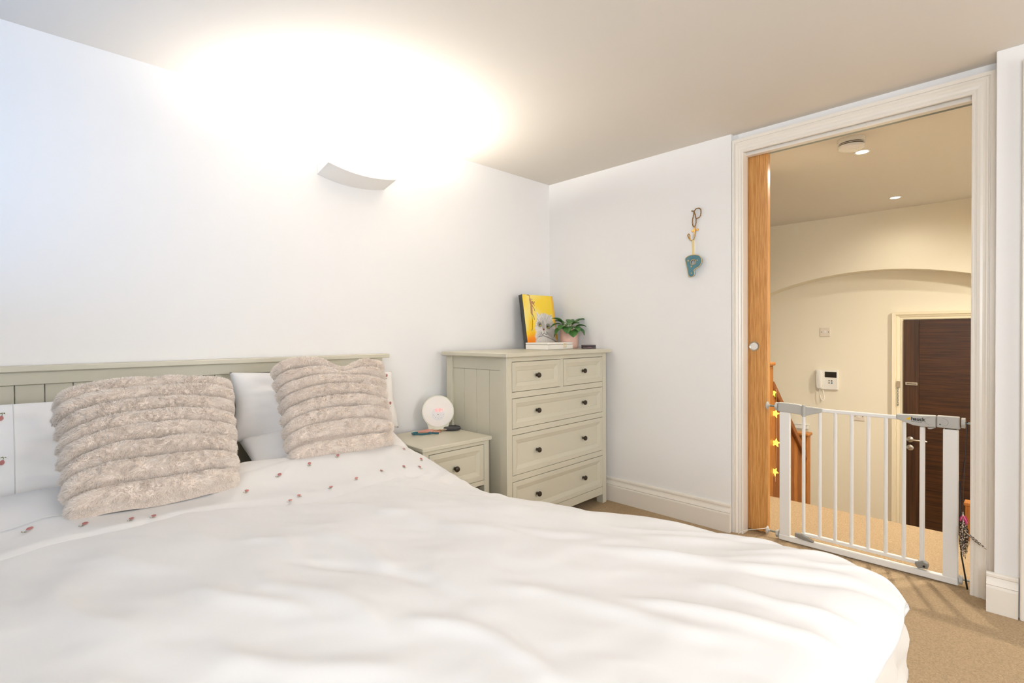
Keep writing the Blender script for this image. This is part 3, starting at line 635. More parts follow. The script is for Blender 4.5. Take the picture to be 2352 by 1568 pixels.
# ------------------------------------------------------------------ fur cushions
def fur_cushion(lab, BL, BR, TL, TR, nroll, notch, seed, thick, nhair):
    BL, BR, TL, TR = map(np.array, (BL, BR, TL, TR))
    S, T = np.meshgrid(np.linspace(-1, 1, 130), np.linspace(0, 1, nroll*20+1), indexing='ij')
    ph = T*nroll; fr_ = ph-np.floor(ph); fr_ = np.where(T >= 1, 1, fr_)
    rl = np.sqrt(np.clip(1-(2*fr_-1)**2, 0, 1))            # half-round roll profile
    rowi = np.minimum(np.floor(ph), nroll-1)
    jit = (np.sin(rowi*12.9+seed)*43758.5) % 1-.5
    ext = 1-.07*(1-rl)+.03*jit
    SS = S*ext
    u = (SS+1)/2
    # rolls sag towards their middle / notch in the top rows
    nt_ = notch*np.exp(-((S-.10)/.30)**2)*sstep(.62, 1.0, T) if notch else 0
    bow = (.018*np.cos(S*PI/2))*sstep(0, .35, T)-.012*np.clip(-S, 0, 1)**3-.018*np.cos(S*PI/2)*(1-sstep(0, .3, T))+.01*vnoise(S*1.5+seed, rowi*1.7, seed)
    base = BL*(1-u)[..., None]*(1-T)[..., None]+BR*u[..., None]*(1-T)[..., None]+TL*(1-u)[..., None]*T[..., None]+TR*u[..., None]*T[..., None]
    upv = unit((TL+TR)/2-(BL+BR)/2); exv = unit((BR+TR)/2-(BL+TL)/2); nrm = unit(np.cross(exv, upv))
    if nrm[1] > 0: nrm = -nrm
    puff = (1-np.abs(S)**4)*(np.sin(np.clip(T*.9+.05, 0, 1)*PI))**.5
    endr = np.sqrt(np.clip(1-np.clip((np.abs(S)-.90)/.10, 0, 1)**2, 0, 1))
    front = thick*.55*puff + (.056*rl**.6)*endr + .006*vnoise(S*5, T*14+seed, seed+2)*endr
    P = base+upv*(bow-nt_)[..., None]+nrm*front[..., None]
    backo = -(thick*.45*puff+.030*rl*endr)
    Pb = base+upv*(bow-nt_)[..., None]+nrm*backo[..., None]
    bm = bmesh.new()
    for q in (P, Pb):
        me = grid_mesh('t', q); bm.from_mesh(me); bpy.data.meshes.remove(me)
    bmesh.ops.remove_doubles(bm, verts=list(bm.verts), dist=.0008); bmesh.ops.recalc_face_normals(bm, faces=list(bm.faces))
    me = bpy.data.meshes.new('cushion_body'); bm.to_mesh(me); bm.free()
    cen = (BL+BR)/2
    root = thing('fur_cushion', lab, 'cushion', tuple(cen), group='ribbed faux fur cushions on the bed')
    finish('cushion_body', me, M_FURB, root, smooth=True)
    # fur blades on each roll
    dS = np.gradient(P, axis=0); dT = np.gradient(P, axis=1); Nn = np.cross(dS, dT); Nn /= np.linalg.norm(Nn, axis=2, keepdims=True)+1e-12
    Nn = np.where((Nn@nrm)[..., None] < 0, -Nn, Nn)
    rs = np.random.RandomState(seed)
    ni, nj = P.shape[:2]
    area_w = np.linalg.norm(np.cross(dS, dT), axis=2)
    for rI in range(nroll):
        j0, j1 = rI*20, rI*20+20
        wgt = area_w[:, j0:j1].ravel(); wgt = wgt/wgt.sum()
        n = nhair//nroll; pick = rs.choice(len(wgt), n, p=wgt); ii = pick//20; jj = pick % 20+j0
        fi = np.clip(ii+rs.rand(n)-.5, 0, ni-1.001); fj = np.clip(jj+rs.rand(n), 0, nj-1.001)
        i0 = fi.astype(int); k0 = fj.astype(int); di = (fi-i0)[:, None]; dk = (fj-k0)[:, None]
        bil = lambda G: G[i0, k0]*(1-di)*(1-dk)+G[i0+1, k0]*di*(1-dk)+G[i0, k0+1]*(1-di)*dk+G[i0+1, k0+1]*di*dk
        p = bil(P); nn = bil(Nn); nn /= np.linalg.norm(nn, axis=1, keepdims=True)+1e-9
        sv = i0/ni*2-1
        # combed direction: clumps from low-frequency noise, slightly downward and outwards at the ends
        c1 = vnoise(fi*.11+seed, fj*.16, seed+5)*2; c2 = vnoise(fi*.16, fj*.13+seed, seed+6)*2
        c3 = vnoise(fi*.45+seed, fj*.5, seed+7)*2; c4 = vnoise(fi*.5, fj*.45+seed, seed+8)*2
        tang = exv*(c1*1.5+c3*.6+.35*sv*np.abs(sv))[:, None]+upv*(c2*.9+c4*.5-.15)[:, None]
        ends = sstep(.86, 1.0, np.abs(sv))[:, None]*np.sign(sv)[:, None]
        dr = nn*.8+tang*.62+exv*ends*.5+rs.randn(n, 3)*.10
        dr /= np.linalg.norm(dr, axis=1, keepdims=True)
        rlh = np.sqrt(np.clip(1-(2*((fj/20) % 1)-1)**2, 0, 1)); L = ((.0075+.003*rs.rand(n)+.004*np.abs(c3))*(.12+.88*rlh))[:, None]
        side = np.cross(dr, rs.randn(n, 3)); side /= np.linalg.norm(side, axis=1, keepdims=True)+1e-9
        wd = (.00075+.0004*rs.rand(n))[:, None]
        p0 = p-nn*.001
        mid = p0+dr*L*.55; tip = p0+dr*L*.95+(tang*.25-np.array([0, 0, .35]))*L*.35
        V = np.stack([p0-side*wd, p0+side*wd, mid-side*wd*.8, mid+side*wd*.8, tip], 1).reshape(-1, 3)-np.array(root.location)
        o5 = (np.arange(n)*5)[:, None]
        tri = np.concatenate([o5+np.array([[0, 1, 3]]), o5+np.array([[0, 3, 2]]), o5+np.array([[2, 3, 4]])], 1).reshape(-1, 3)
        fm = bpy.data.meshes.new('fur_roll'); fm.vertices.add(len(V)); fm.vertices.foreach_set('co', V.reshape(-1).astype(np.float32))
        fm.loops.add(tri.size); fm.loops.foreach_set('vertex_index', tri.reshape(-1).astype(np.int32))
        fm.polygons.add(len(tri)); fm.polygons.foreach_set('loop_start', np.arange(0, tri.size, 3, dtype=np.int32)); fm.update(calc_edges=True)
        fm.materials.append(M_FUR)
        o = bpy.data.objects.new('fur_roll', fm); COL.objects.link(o); o.parent = root; o['kind'] = 'stuff'
fur_cushion('large beige ribbed fur cushion on the left, nearer the camera', (-2.787, -.705, .628), (-2.36, -.695, .618), (-2.795, -.42, .930), (-2.300, -.42, .930), 8, 0.0, 61, .10, 120000)
fur_cushion('beige ribbed fur cushion with dented top, farther right against the headboard', (-2.135, -.545, .628), (-1.700, -.565, .622), (-2.095, -.27, .985), (-1.595, -.29, .960), 8, .055, 73, .10, 100000)

# ------------------------------------------------------------------ chest of drawers and nightstand
def drawer_front(par, x0, x1, z0, z1, knobs, y=0.0, bord=.026, bev=.022):
    """framed drawer front with a bevelled sunk panel, front face in plane y, looking to -y (local)"""
    rec = .009; g = .0025
    a0, a1, c0, c1 = x0+g, x1-g, z0+g, z1-g
    R_ = lambda i, yy: [(a0+i, yy, c0+i), (a1-i, yy, c0+i), (a1-i, yy, c1-i), (a0+i, yy, c1-i)]
    rings = [R_(0, y+.018), R_(0, y+.0015), R_(.0015, y), R_(bord, y), R_(bord+.0015, y+.002), R_(bord+bev, y+rec), R_(bord+bev+.0015, y+rec+.002)]
    vs = [p for r in rings for p in r]; fs = []
    for k in range(len(rings)-1):
        for j in range(4): fs.append((k*4+j, k*4+(j+1) % 4, (k+1)*4+(j+1) % 4, (k+1)*4+j))
    fs.append(tuple((len(rings)-1)*4+j for j in range(4))); fs.append((3, 2, 1, 0))
    d = build(B().raw(vs, fs), 'drawer', M_SAGE, par, local=True)
    for kx, kz in knobs:
        build(B().lathe([(.0075, 0), (.0085, -.002), (.006, -.006), (.0065, -.010), (.011, -.015), (.0148, -.019), (.0152, -.023), (.0125, -.0275), (.006, -.030), (0, -.0305)], (kx, y+rec+.002, kz), (0, 1, 0), 20), 'knob', M_KNOB, d, smooth='auto', local=True)
    return d
def lb(*a, bev=.002): return B().box(*a, bev)

CW, CD, CT = .945, .51, 1.021
ch = thing('chest_of_drawers', 'tall sage chest of five drawers with dark knobs in the corner', 'chest', (-.055, -.544, 0), math.radians(1.5))
def cp(b, n, m=M_SAGE): return build(b, n, m, ch, local=True)
cp(lb(-CW-.028, .028, -.028, CD+.012, CT-.0235, CT, bev=.004), 'top')
pw = .042
for xx in (-CW, -pw):
    for yy in (0, CD-pw-.01): cp(lb(xx, xx+pw, yy, yy+pw+.01, 0, CT-.0235), 'post')
rows = [(.806, .972), (.606, .773), (.352, .573), (.110, .319)]
X0, X1 = -CW+pw, -pw
for z0, z1 in ((.972, CT-.0235), (.773, .806), (.573, .606), (.319, .352), (.060, .110)):
    cp(lb(X0, X1, .002, .022, z0, z1, bev=.001), 'front_rail')
cp(lb(-.485, -.457, .002, .022, .806, .972, bev=.001), 'divider')
drawer_front(ch, X0, -.485, .806, .972, [(-.692, .889)]); drawer_front(ch, -.457, X1, .806, .972, [(-.250, .889)])
for (z0, z1), kz in zip(rows[1:], (.689, .464, .2125)): drawer_front(ch, X0, X1, z0, z1, [(-.692, kz), (-.250, kz)])
cp(lb(X0-.01, X1+.01, .024, .034, .07, .99, bev=0), 'carcass_liner', M_DARKGAP)
for sx, xa in ((-1, -CW+.012), (1, -.026)):
    cp(lb(xa, xa+.014, pw, CD-pw, .925, CT-.0235, bev=.001), 'side_rail')
    cp(lb(xa, xa+.014, pw, CD-pw, .07, .14, bev=.001), 'side_rail')
    bw = (CD-2*pw)/4; first = None
    for k in range(4):
        if first is None: first = cp(lb(xa+.002, xa+.012, pw+.0012, pw+bw-.0012, .141, .924, bev=.0015), 'side_board')
        else: inst(first, ch, 0, bw*k, 0)
cp(lb(X0, X1, CD-.012, CD-.006, .07, .99, bev=0), 'back_panel')

NW, ND, NT = .435, .405, .572
ns = thing('nightstand', 'sage nightstand with one drawer and dark knob between bed and chest', 'nightstand', (-1.035, -.470, 0))
def npt(b, n, m=M_SAGE): return build(b, n, m, ns, local=True)
npt(lb(-NW-.008, .006, -.014, ND, NT-.0205, NT, bev=.003), 'top')
for xx in (-NW, -.040):
    for yy in (0, ND-.05): npt(lb(xx, xx+.036, yy, yy+.04, 0, NT-.0205), 'post')
npt(lb(-NW+.036, -.040, .002, .02, .532, NT-.0205, bev=.001), 'front_rail'); npt(lb(-NW+.036, -.040, .002, .02, .312, .337, bev=.001), 'front_rail')
drawer_front(ns, -NW+.036, -.040, .337, .532, [(-.232, .434)])
npt(lb(-NW+.03, -.034, .024, .032, .30, .55, bev=0), 'carcass_liner', M_DARKGAP)
npt(lb(-NW+.01, -NW+.022, .04, ND-.05, .10, NT-.0205, bev=.001), 'side_panel'); npt(lb(-.020, -.008, .04, ND-.05, .10, NT-.0205, bev=.001), 'side_panel')
npt(lb(-NW+.02, -.02, .01, ND-.02, .14, .16, bev=.001), 'shelf')

# ------------------------------------------------------------------ on the nightstand
def facing(ax, ay): # unit vectors of a thing turned to look along (ax,ay)
    n = Vector((ax, ay, 0)).normalized(); return n, Vector((-n.y, n.x, 0)), Vector((0, 0, 1))
ck = thing('alarm_clock', 'round white wake-up light clock with red digits on the nightstand', 'clock', (-1.125, -.125, NT))
n, rt, up = facing(-.55, -.83); tilt = .16
nn = (n*math.cos(tilt)+up*math.sin(tilt)); u2 = (up*math.cos(tilt)-n*math.sin(tilt)); rt = u2.cross(nn)
cc_ = Vector((-1.125, -.125, NT+.106))
M_CLK = mat('clock_shell', srgb(212, 208, 186), .4); M_CLF = mat('clock_face', srgb(238, 230, 222), .45)
build(B().lathe([(0, -.05), (.05, -.048), (.080, -.030), (.0915, -.004), (.093, .006), (.0915, .010), (.0885, .010)], cc_, nn, 48), 'shell', M_CLK, ck, smooth='auto')
build(B().lathe([(.0885, .008), (.086, .011), (.05, .016), (0, .018)], cc_, nn, 48), 'face', M_CLF, ck, smooth='auto')
st = B()
def CP(u_, v_, h_): return cc_+rt*u_+u2*v_+nn*h_
st.strip([[CP(-.068, -.058, .004), CP(.068, -.058, .004), CP(.064, -.058, -.036), CP(-.064, -.058, -.036), CP(-.068, -.058, .004)],
          [Vector((p.x, p.y, NT+.001)) for p in (CP(-.050, -.1, .012), CP(.050, -.1, .012), CP(.048, -.1, -.05), CP(-.048, -.1, -.05), CP(-.050, -.1, .012))]])
build(st, 'foot', M_CLK, ck)
pnl = build(B().lathe([(.036, .0165), (.0365, .0185), (.034, .0190), (0, .0195)], cc_-u2*.016, nn, 36), 'control_panel', mat('clock_panel', srgb(226, 222, 220), .4), ck, smooth='auto')
M_LED = mat('red_led', srgb(255, 120, 110), .4, emit=srgb(255, 84, 76), estr=1.6)
SEG = {'1': 'bc', '0': 'abcdef', '4': 'bcfg', ':': ':'}
sx_ = -.0225
for chh in '10:04':
    dg = B(); w_, h_ = .0085, .0155; t_ = .0016; q0 = sx_
    def bar(u0_, u1_, v0_, v1_):
        dg.raw([CP(q0+a_, -.001+b_, c_) for c_ in (.0205, .0215) for a_, b_ in ((u0_, v0_), (u1_, v0_), (u1_, v1_), (u0_, v1_))], [(0, 1, 2, 3), (4, 5, 6, 7), (0, 1, 5, 4), (1, 2, 6, 5), (2, 3, 7, 6), (3, 0, 4, 7)])
    for s in SEG[chh]:
        if s == 'a': bar(0, w_, h_-t_, h_)
        if s == 'b': bar(w_-t_, w_, h_/2, h_)
        if s == 'c': bar(w_-t_, w_, 0, h_/2)
        if s == 'd': bar(0, w_, 0, t_)
        if s == 'e': bar(0, t_, 0, h_/2)
        if s == 'f': bar(0, t_, h_/2, h_)
        if s == 'g': bar(0, w_, h_/2-t_/2, h_/2+t_/2)
        if s == ':': bar(.0005, .0022, .004, .0058); bar(.0005, .0022, .0098, .0116)
    build(dg, 'digit', M_LED, pnl); sx_ += .0045 if chh == ':' else .0112
for (u_, v_, r_) in ((-.027, -.020, .0055), (-.001, -.019, .009), (.027, -.020, .0055), (-.016, -.034, .0052), (0, -.039, .0055), (.016, -.034, .0052)):
    bt = build(B().lathe([(r_, 0), (r_, .002), (r_*.8, .003), (0, .003)], CP(u_, v_, .0165), nn, 16), 'button', M_WHITEP, pnl, smooth='auto')
    build(B().lathe([(r_*.35, 0), (r_*.35, .0006), (0, .0006)], CP(u_, v_, .0195), nn, 6), 'button_mark', M_KNOB, bt)

pk = thing('charging_puck', 'dark grey fabric charging puck lying on the nightstand', 'charging pad', (-1.070, -.185, NT))
build(B().lathe([(0, .0005), (.040, .0005), (.0475, .004), (.0495, .010), (.0475, .0165), (.040, .0195), (0, .0205)], (-1.070, -.185, NT), n=40), 'puck', mat('charcoal_fabric', srgb(66, 64, 64), .9, bump=(900, .4, .001)), pk, smooth='auto')
build(B().tube([(-1.030, -.158, NT+.012), (-1.020, -.150, NT+.016), (-1.010, -.143, NT+.012)], .003, 8), 'cable_stub', M_BLACK, pk, smooth=True)

# hair ribbon, pink pouch and paper tag
rb = thing('velvet_ribbon', 'teal velvet ribbon bow lying on the nightstand', 'ribbon', (-1.275, -.215, NT))
M_TEAL = mat('teal_velvet', srgb(12, 92, 104), .7, sheen=.5)
def ribbon(b, pts, wd):
    P = [Vector(p) for p in pts]; rows = []
    for i, p in enumerate(P):
        t = (P[min(i+1, len(P)-1)]-P[max(i-1, 0)]).normalized(); s = Vector((0, 0, 1))*.86+t.cross(Vector((0, 0, 1)))*.5
        s.normalize(); nrm_ = t.cross(s)*.0007
        rows.append([p-nrm_, p+s*wd-nrm_, p+s*wd+nrm_, p+nrm_, p-nrm_])
    b.strip(rows); return b
Zb = NT+.001
build(ribbon(B(), [(-1.300+.020*math.cos(a), -.158+.016*math.sin(a), Zb) for a in [k*PI/7 for k in range(1, 11)]] + [(-1.290, -.195, Zb), (-1.265, -.205, Zb), (-1.245, -.208, Zb)], .012), 'loop', M_TEAL, rb)
build(ribbon(B(), [(-1.245, -.208, Zb), (-1.232, -.214, Zb+.002), (-1.216, -.226, Zb), (-1.203, -.238, Zb)], .012), 'tail', M_TEAL, rb)
build(B().lathe([(0, 0), (.007, .002), (.009, .008), (.006, .014), (0, .016)], (-1.243, -.210, NT+.0005), n=12), 'knot', M_TEAL, rb, smooth='auto')
po = thing('pink_pouch', 'small rose pink pouch beside the teal ribbon', 'pouch', (-1.20, -.155, NT))
build(B().prism([(-1.262, -.118, NT+.001), (-1.185, -.100, NT+.001), (-1.135, -.165, NT+.001), (-1.165, -.205, NT+.001), (-1.215, -.185, NT+.001)], (0, 0, .008), .003), 'pouch', mat('pink_satin', srgb(214, 150, 134), .45), po)
for k in range(4):
    c0_ = Vector((-1.20+.018*k, -.195-.010*(k % 2), NT+.012)); pts = [c0_+Vector((math.cos(a)*.012, math.sin(a)*.010, .003*math.sin(2*a))) for a in [j*PI/6 for j in range(13)]]
    build(B().tube(pts, .0011, 5), 'gold_ring', M_BRASS, po, smooth=True)
tg = thing('paper_tag', 'small white paper tag resting on the pink pouch', 'tag', (-1.145, -.175, NT+.009))
build(B().prism([(-1.185, -.155, NT+.0105), (-1.165, -.140, NT+.0105), (-1.105, -.190, NT+.0105), (-1.125, -.205, NT+.0105)], (0, 0, .0012)), 'card', M_WHITEP, tg)
build(B().tube([(-1.170, -.150, NT+.0125), (-1.178, -.143, NT+.014), (-1.185, -.148, NT+.012)], .0008, 5), 'tag_string', M_BRASS, tg)

# ------------------------------------------------------------------ on the chest
ZC = CT
# canvas picture: a painted long-haired cat on a yellow to orange wash, leaning on the wall
cv = thing('cat_canvas', 'yellow canvas painting of a fluffy grey cat leaning against the wall', 'painting', (-.235, -.11, ZC))
cw, chh_ = .315, .375
base0 = Vector((-.392, -.150, ZC+.003)); exv_ = Vector((1, .0, 0)); upc = Vector((0, .155, 1)).normalized(); upc = (upc-exv_*upc.dot(exv_)).normalized(); nc = exv_.cross(upc)
th_ = .034
c8 = [base0+exv_*a_*cw+upc*b_*chh_-nc*c_*th_ for c_ in (0, 1) for a_, b_ in ((0, 0), (1, 0), (1, 1), (0, 1))]
build(B().raw([tuple(p) for p in c8], [(4, 5, 6, 7), (0, 1, 5, 4), (1, 2, 6, 5), (2, 3, 7, 6), (3, 0, 4, 7), (0, 1, 2, 3)]), 'canvas_body', mat('canvas_black_edge', srgb(54, 56, 54), .7), cv)
nu, nv = 180, 214
U, V = np.meshgrid(np.linspace(0, 1, nu), np.linspace(0, 1, nv), indexing='ij')
S3 = lambda r, g, b: np.array(srgb(r, g, b)[:3])
mixc = lambda A, Bc, k: A*(1-k)[..., None]+Bc*k[..., None]
no = vnoise(U*5, V*6, 81); no2 = vnoise(U*17, V*19, 82)
C_ = mixc(np.broadcast_to(S3(255, 218, 62), U.shape+(3,)), S3(252, 236, 150), np.clip(.9-np.hypot((U-.2)*1.1, (V-.78)*.8)*2.0+no*.9, 0, 1))
C_ = mixc(C_, S3(255, 206, 20), sstep(.52, .36, V+no*.3)*np.clip(1-U*1.8, 0, 1))
C_ = mixc(C_, S3(255, 140, 30), sstep(.36, .05, V+no*.35)*.95)
C_ = mixc(C_, S3(240, 160, 60), sstep(.90, .99, U)*.6)
# cat: body, head, ears
def ell(cx_, cy_, rx, ry, soft=.08, rag=.10): 
    a_ = np.arctan2((V-cy_)/ry, (U-cx_)/rx); rr = np.hypot((U-cx_)/rx, (V-cy_)/ry)+rag*vnoise(a_*9, a_*0+cx_*10, 83)
    return 1-sstep(1-soft, 1+soft, rr)
body = np.maximum(ell(.60, .06, .36, .30), ell(.60, .22, .33, .20)); head = np.maximum(ell(.63, .37, .34, .23), ell(.63, .50, .27, .16))
def tri(x0, y0, x1, y1, x2, y2):
    s = lambda ax, ay, bx, by: (bx-ax)*(V-ay)-(by-ay)*(U-ax)
    d0, d1_, d2_ = s(x0, y0, x1, y1), s(x1, y1, x2, y2), s(x2, y2, x0, y0)
    return ((d0 > 0) & (d1_ > 0) & (d2_ > 0)).astype(float)
ears = np.maximum(tri(.37, .48, .55, .57, .405, .69), tri(.73, .57, .90, .46, .885, .655))
catm = np.maximum(np.maximum(body, head), ears)
ang_ = np.arctan2(V-.38, U-.62); stripes = np.sin(ang_*34+no2*5)*.5+.5; fine = vnoise(ang_*40, np.hypot(U-.62, V-.38)*8, 84)+.5
furc = mixc(np.broadcast_to(S3(236, 230, 222), U.shape+(3,)), S3(150, 142, 134), np.clip((stripes*.45+fine*.6-.42)*(.35+.9*sstep(.25, .6, V)), 0, 1))
C_ = mixc(C_, furc, np.clip(catm, 0, 1))
for (px_, py_, rx, ry, col, k) in ((.45, .445, .075, .055, (120, 112, 104), .65), (.73, .41, .080, .055, (120, 112, 104), .65), (.565, .42, .05, .10, (150, 142, 134), .5), (.55, .27, .12, .06, (244, 240, 234), .7), (.465, .435, .034, .030, (40, 38, 34), .9), (.715, .395, .036, .030, (40, 38, 34), .9), (.47, .428, .024, .020, (222, 206, 74), 1), (.715, .388, .026, .020, (222, 206, 74), 1), (.462, .436, .010, .016, (16, 16, 14), 1), (.708, .396, .011, .016, (16, 16, 14), 1), (.565, .352, .028, .018, (140, 60, 52), 1), (.568, .315, .006, .030, (90, 80, 74), .9)):
    C_ = mixc(C_, S3(*col), k*ell(px_, py_, rx, ry, .2, 0))
def stroke(pts, w_, col, k=1.0):
    global C_
    m_ = np.zeros_like(U)
    for (x0, y0), (x1, y1) in zip(pts[:-1], pts[1:]):
        vx, vy = x1-x0, y1-y0; t_ = np.clip(((U-x0)*vx+(V-y0)*vy)/(vx*vx+vy*vy+1e-9), 0, 1)
        m_ = np.maximum(m_, 1-sstep(w_*.6, w_, np.hypot((U-x0-t_*vx), (V-y0-t_*vy)*1.19)))
    C_ = mixc(C_, S3(*col), m_*k)
stroke([(.565, .285), (.52, .255), (.48, .262)], .008, (70, 62, 58)); stroke([(.565, .285), (.62, .255), (.66, .262)], .008, (70, 62, 58))
stroke([(.38, .215), (.52, .235), (.66, .205), (.82, .16), (.95, .11)], .016, (110, 104, 100), .7)
for k in range(6):
    stroke([(.50, .31-.006*k), (.36-.02*k, .30-.03*k)], .004, (120, 112, 104), .7); stroke([(.64, .31-.006*k), (.80+.02*k, .28-.03*k)], .004, (110, 102, 96), .7)
for k in range(5): stroke([(.50+.045*k, .50-.01*abs(k-2)), (.505+.042*k, .585-.012*abs(k-2))], .009, (150, 143, 135), .55)
# small spotted creature hanging from its tail on the upper left
stroke([(.16, .995), (.22, .99), (.235, .90)], .011, (120, 78, 48)); stroke([(.235, .91), (.255, .80), (.235, .66)], .040, (190, 140, 96)); stroke([(.30, .86), (.325, .84)], .036, (176, 120, 78))
stroke([(.24, .64), (.235, .50), (.20, .36), (.17, .33)], .009, (110, 70, 46)); stroke([(.28, .80), (.33, .74), (.345, .70)], .010, (120, 84, 56)); stroke([(.255, .64), (.29, .58), (.30, .54)], .010, (110, 74, 50)); 
for k in range(14): stroke([(.225+.03*((k*7) % 3)/2, .66+.018*k)]*2, .007, (70, 46, 32), .9)
for (x_, y_) in ((.29, .92), (.36, .87), (.34, .81)): stroke([(x_, y_), (x_+.01, y_-.01)], .010, (80, 54, 36))
Pp = np.array(base0+nc*.0006)+U[..., None]*np.array(exv_)*cw+V[..., None]*np.array(upc)*chh_
me = grid_mesh('painted_face', Pp); at = me.color_attributes.new('Col', 'FLOAT_COLOR', 'POINT')
at.data.foreach_set('color', np.concatenate([C_, np.ones(U.shape+(1,))], -1).reshape(-1).astype(np.float32))
M_PAINT = mat('painted_print', (1, 1, 1, 1), .6); ntp = M_PAINT.node_tree; an = ntp.nodes.new('ShaderNodeAttribute'); an.attribute_name = 'Col'; ntp.links.new(an.outputs['Color'], ntp.nodes['Principled BSDF'].inputs['Base Color'])
finish('painted_face', me, M_PAINT, cv)

# white jewellery case
jb = thing('jewellery_case', 'flat white jewellery case with gold clasp on the chest', 'case', (-.478, -.402, ZC), math.radians(7))
M_LEATH = mat('white_leatherette', srgb(244, 238, 228), .45)
build(B().box(0, .297, 0, .175, .0015, .031, .002, 2), 'case_base', M_LEATH, jb, local=True)
build(B().box(-.0005, .2975, -.001, .176, .0335, .0455, .004, 2), 'case_lid', M_LEATH, jb, local=True)
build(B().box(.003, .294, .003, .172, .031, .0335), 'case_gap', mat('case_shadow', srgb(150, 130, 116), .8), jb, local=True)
cl = build(B().box(.176, .210, -.006, .002, .014, .040, .002), 'clasp', mat('pale_gold', srgb(222, 204, 170), .35, metal=.4), jb, local=True)
build(B().box(.179, .207, -.009, -.006, .016, .030, .001), 'clasp_tab', mat('pale_gold_face', srgb(234, 222, 196), .4, metal=.2), cl, local=True)

# dark little box
db = thing('trinket_box', 'tiny dark plum box at the front of the pink pot', 'box', (-.098, -.432, ZC), math.radians(-38))
M_PLUM = mat('dark_plum', srgb(58, 36, 36), .35)
build(B().box(-.045, .045, -.022, .022, .001, .014, .002), 'box_base', M_PLUM, db, local=True); build(B().box(-.0455, .0455, -.0225, .0225, .0145, .026, .002), 'box_lid', M_PLUM, db, local=True)
build(B().box(-.013, .013, -.0245, -.0225, .006, .013, .0008), 'name_plate', mat('plum_plate', srgb(110, 72, 70), .4), db, local=True)

# potted plant
pp = thing('potted_plant', 'green leafy plant in a straight pink pot on the chest', 'plant', (-.100, -.265, ZC))
pcx, pcy = -.100, -.265
M_POT = mat('pink_ceramic', srgb(224, 184, 166), .5)
build(B().lathe([(0, .001), (.058, .001), (.0615, .004), (.0635, .134), (.0605, .1345), (.059, .118), (0, .118)], (pcx, pcy, ZC), n=40), 'pot', M_POT, pp, smooth='auto')
build(B().lathe([(.058, .118), (.03, .121), (0, .122)], (pcx, pcy, ZC), n=20), 'soil', mat('soil', srgb(60, 44, 32), .95, bump=(90, .8, .01)), pp)
M_LEAF = mat('leaf_green', srgb(66, 112, 52), .38, var=(14, .30), sss=.0); M_STEM = mat('stem_green', srgb(110, 134, 76), .5)
def leaf(az, el, dist, length, width, droop, z0):
    d_ = Vector((math.cos(az), math.sin(az), 0)); s_ = Vector((-d_.y, d_.x, 0))
    o_ = Vector((pcx, pcy, ZC+.120)); p1 = o_+d_*.012; tipst = o_+d_*dist+Vector((0, 0, z0))
    mid_ = (p1+tipst)/2+Vector((0, 0, .02))
    pts = [p1.lerp(mid_, k/4) if k < 4 else mid_.lerp(tipst, (k-4)/4) for k in range(9)]
    sm_o = build(B().tube(pts, .0018, 5), 'stem', M_STEM, pp, smooth=True)
    rows = []
    for i in range(11):
        t = i/10; w_ = width*1.28*math.sin(PI*min(1, t**.92*.98+.012))**.75*(1-.12*t)
        e_ = el-droop*t*.85; c_ = Vector(tipst)
        # integrate bend
        q = Vector((0, 0, 0))
        for k in range(i): ek = el-droop*(k/10)*.85; q += (d_*math.cos(ek)+Vector((0, 0, 1))*math.sin(ek))*length*.92/10
        nrm_ = Vector((0, 0, 1))*math.cos(e_)-d_*math.sin(e_)
        rows.append([c_+q+s_*w_*k_+nrm_*(abs(k_)*w_*.35) for k_ in (-1, -.5, 0, .5, 1)])
    lf_ = B().strip(rows, close=False); bmesh.ops.remove_doubles(lf_.bm, verts=list(lf_.bm.verts), dist=.00005)
    o = build(lf_, 'leaf', M_LEAF, pp, smooth=True); sd = o.modifiers.new('thick', 'SOLIDIFY'); sd.thickness = .0007
vd = math.atan2(-.713, -.70)   # towards the camera
for (az, el, dist, ln, wd, dr, z0) in (
    (vd+1.35, .35, .045, .085, .024, .9, .030), (vd-1.30, .75, .050, .095, .027, .9, .055), (vd-1.5, .3, .055, .090, .024, 1.5, .045), (vd+.15, -.5, .050, .090, .033, .6, .012), (vd-.25, -.3, .048, .085, .028, .9, .030),
    (vd+.55, -.1, .045, .080, .027, 1.0, .028), (vd+1.0, -.1, .050, .085, .025, 1.2, .018), (vd+1.6, -.2, .055, .080, .020, 1.4, .015), (vd-.7, .1, .045, .085, .026, 1.2, .035), (vd-1.0, -.1, .055, .085, .025, 1.3, .020),
    (vd+2.2, .7, .035, .075, .022, .7, .045), (vd-2.2, .6, .040, .085, .025, .8, .050), (vd+2.9, .8, .030, .080, .024, .8, .050), (vd-1.6, -.7, .065, .075, .020, .6, .010), (vd+1.85, .55, .052, .078, .023, .8, .065),
    (vd-.1, .3, .020, .070, .024, 1.2, .050), (vd+.9, .5, .025, .065, .022, 1.0, .045), (vd-2.8, .4, .035, .07, .022, .9, .040)):
    leaf(az, el, dist, ln, wd, dr, z0)

# ------------------------------------------------------------------ hook and letter ornament on the right wall
hk = thing('wall_hook', 'brass twisted-wire hook on the right wall holding the letter ornament', 'hook', (-.01, -1.15, 1.69))
def catmull(P, n=8):
    P = [Vector(p) for p in P]; out = []
    for i in range(len(P)-1):
        p0 = P[max(i-1, 0)]; p1 = P[i]; p2 = P[i+1]; p3 = P[min(i+2, len(P)-1)]
        for k in range(n):
            t = k/n; out.append(.5*((2*p1)+(p2-p0)*t+(2*p0-5*p1+4*p2-p3)*t*t+(3*p1-p0-3*p2+p3)*t**3))
    out.append(P[-1]); return out
hx_ = -.008
